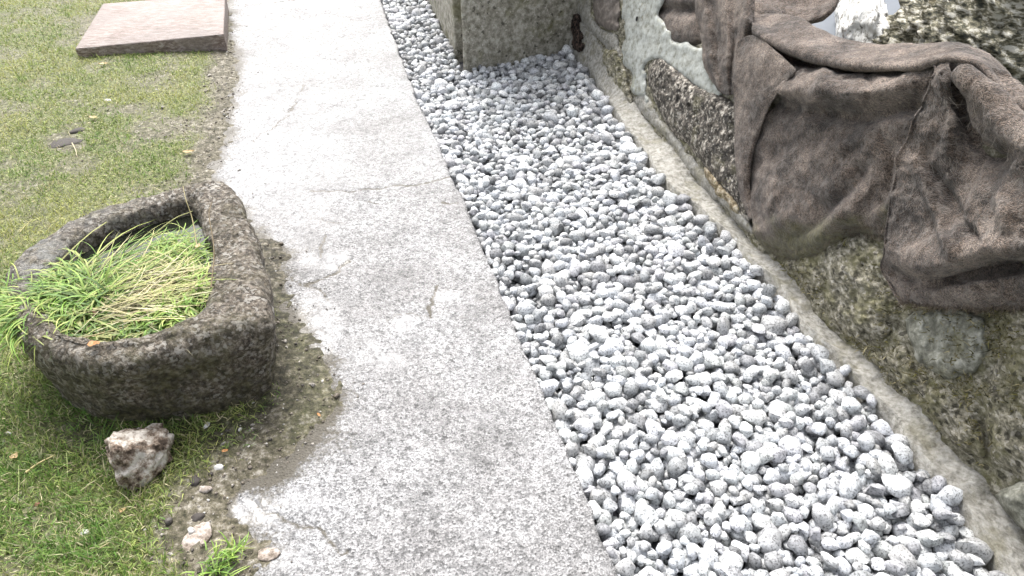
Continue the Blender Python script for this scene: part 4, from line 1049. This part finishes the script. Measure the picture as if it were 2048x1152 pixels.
# ------------------------------------------------------------------ stones, pebbles and litter on the lawn
def lz(px, py):
    g = G(px, py); return g, float(lawn_z(np.array([g[0]]), np.array([g[1]]))[0][0])
def small_rock(px, py, rad, mat, seed, label, name='stone', sink=.62, rot=(0, 0, 0), cat='stone'):
    g, z = lz(px, py); o = rock(name, (g[0], g[1], max(z, 0) + rad[2] * (1 - 2 * sink) * .5), rad, mat, seed, .3, 2.2, 3, rot=rot, cuts=5); tag(o, label, cat); return o
M['pebble'] = mat_plain('white_pebble', (.58, .57, .55), .6, .3)
M['slate'] = mat_plain('dark_slate', (.050, .043, .038), .75, .5)
M['fieldstone'] = mat_rock('pale_fieldstone', ((.38, (.12, .095, .07)), (.48, (.30, .25, .21)), (.62, (.56, .52, .48))), 40, .7, None, .7)
small_rock(218, 207, (.017, .011, .008), M['pebble'], 3, 'small white pebble lying alone on the upper lawn', 'pebble', cat='pebble')
small_rock(130, 290, (.075, .045, .012), M['slate'], 4, 'flat dark grey stone half sunk in the upper lawn', rot=(0, 0, .3))
small_rock(158, 266, (.035, .022, .016), M['slate'], 14, 'small dark stone touching the flat grey one on the lawn', rot=(0, 0, .8))
small_rock(395, 1080, (.034, .048, .007), M['fieldstone'], 5, 'flat pale stone sunk in the dirt near the lower edge', rot=(0, 0, -.4))
small_rock(535, 1108, (.028, .018, .005), M['fieldstone'], 6, 'small pale brown stone at the path edge, lower left')
small_rock(440, 943, (.012, .010, .008), M['pebble'], 7, 'white pebble at the edge of grass and dirt', 'pebble', cat='pebble')
small_rock(394, 968, (.013, .018, .010), M['slate'], 8, 'small dark pebble below the white pebble at the dirt edge', 'pebble', cat='pebble')
small_rock(398, 1040, (.015, .014, .008), M['slate'], 9, 'dark pebble above the flat pale stone at the lower edge', 'pebble', cat='pebble')
small_rock(415, 985, (.018, .012, .009), M['fieldstone'], 12, 'light brown pebble in the dirt below the trough', 'pebble', cat='pebble')
small_rock(172, 1070, (.009, .008, .006), M['pebble'], 10, 'tiny white pebble in the lower lawn', 'pebble', cat='pebble')
small_rock(22, 872, (.009, .008, .006), M['pebble'], 11, 'tiny white pebble on the lawn at the left edge', 'pebble', cat='pebble')
small_rock(416, 858, (.008, .014, .006), M['pebble'], 13, 'small white pebble on the grass right of the rough rock', 'pebble', cat='pebble')

def leaf(px, py, L, W, ang, col, label, z=None, curl=.25):
    if z is None: g, zz = lz(px, py); zz += .012
    else: g = G(px, py, z); zz = z
    n = 9; t = np.linspace(0, 1, n); wv = W * np.sin(np.pi * t ** .8) ** .8 * (1 + .15 * RNG.normal(size=n))
    cs = [] 
    for s in (-1, -.5, 0, .5, 1):
        cs.append(np.column_stack([L * (t - .5), s * wv * .5, curl * L * (.8 * (t - .5) ** 2 * 2 + .6 * abs(s) * wv / L) + .001 * RNG.normal(size=n)]))
    V = np.array(cs); a = math.radians(ang); Rm = np.array([[math.cos(a), -math.sin(a), 0], [math.sin(a), math.cos(a), 0], [0, 0, 1]])
    V = V.reshape(-1, 3) @ Rm.T
    cc = np.clip(np.array(col) * RNG.uniform(.75, 1.25, (len(V), 1)), 0, 1)
    o = obj('fallen_leaf', mesh_np('fallen_leaf', V, grid_faces(5, n), True, {'col': cc}), M['leaf'], loc=(g[0], g[1], zz))
    tag(o, label, 'leaf'); return o
OR = (.42, .20, .07); BR = (.20, .07, .045); TN = (.48, .34, .17)
leaf(188, 688, .030, .022, 20, OR, 'orange leaf on the front rim of the trough', .292)
leaf(188, 628, .030, .022, 60, BR, 'dark red-brown leaf among the grass in the trough', .262)
leaf(283, 522, .032, .02, 10, (.40, .22, .12), 'light brown leaf floating at the back of the trough', .25)
leaf(396, 492, .022, .014, 80, TN, 'small tan leaf at the inner right rim of the trough', .27)
leaf(376, 648, .022, .014, 30, OR, 'small orange leaf at the front right of the trough', .275)
leaf(38, 925, .024, .018, 80, TN, 'tan leaf on the grass left of the rough rock')
leaf(455, 915, .016, .010, 20, OR, 'orange leaf on the dirt right of the rough rock')
leaf(380, 315, .05, .022, 10, TN, 'pale tan leaf by the path behind the trough')
leaf(190, 245, .045, .02, 160, TN, 'tan leaf beside the small dark stones on the lawn')
leaf(210, 137, .05, .02, 10, TN, 'tan leaf on the lawn in front of the wooden slab')
leaf(252, 1032, .016, .012, 40, TN, 'small tan leaf in the lower lawn')
leaf(640, 838, .016, .007, -50, OR, 'small orange-brown leaf on the wet concrete path')
leaf(82, 1020, .012, .010, 40, BR, 'tiny red leaf on the lower left lawn')
leaf(1660, 76, .04, .03, 30, (.5, .17, .05), 'orange leaf on the grey liner behind the cloth', .40)
def stalk(pts, r, c, label, lift=.012):
    P3 = []
    for x, y in pts:
        g, z = lz(x, y); P3.append((g[0], g[1], z + lift))
    Vt, Ft2 = tube(catmull(np.array(P3), 14), np.linspace(r, r * .5, 14), 5)
    tag(obj('dry_stalk', mesh_np('dry_stalk', Vt, Ft2, True, {'col': np.tile(c, (len(Vt), 1))}), M['leaf']), label, 'stalk')
stalk([(60, 958), (85, 940), (118, 922)], .003, (.6, .5, .26), 'thick straw stalk on the grass left of the rough rock')
stalk([(140, 918), (141, 940), (142, 966)], .0016, (.34, .40, .15), 'thin pale stalk standing in the lower lawn')
stalk([(46, 945), (46, 980), (43, 1018)], .0014, (.34, .40, .15), 'thin pale stalk at the left of the lower lawn')
stalk([(148, 296), (155, 310), (158, 322)], .003, (.55, .48, .33), 'straw stalk at the flat dark stone on the lawn')
stalk([(45, 475), (55, 462), (70, 448)], .002, (.5, .46, .22), 'straw stalk on the grass behind the trough')
stalk([(205, 1110), (215, 1104), (226, 1098)], .002, (.5, .44, .25), 'short straw piece in the lower lawn')
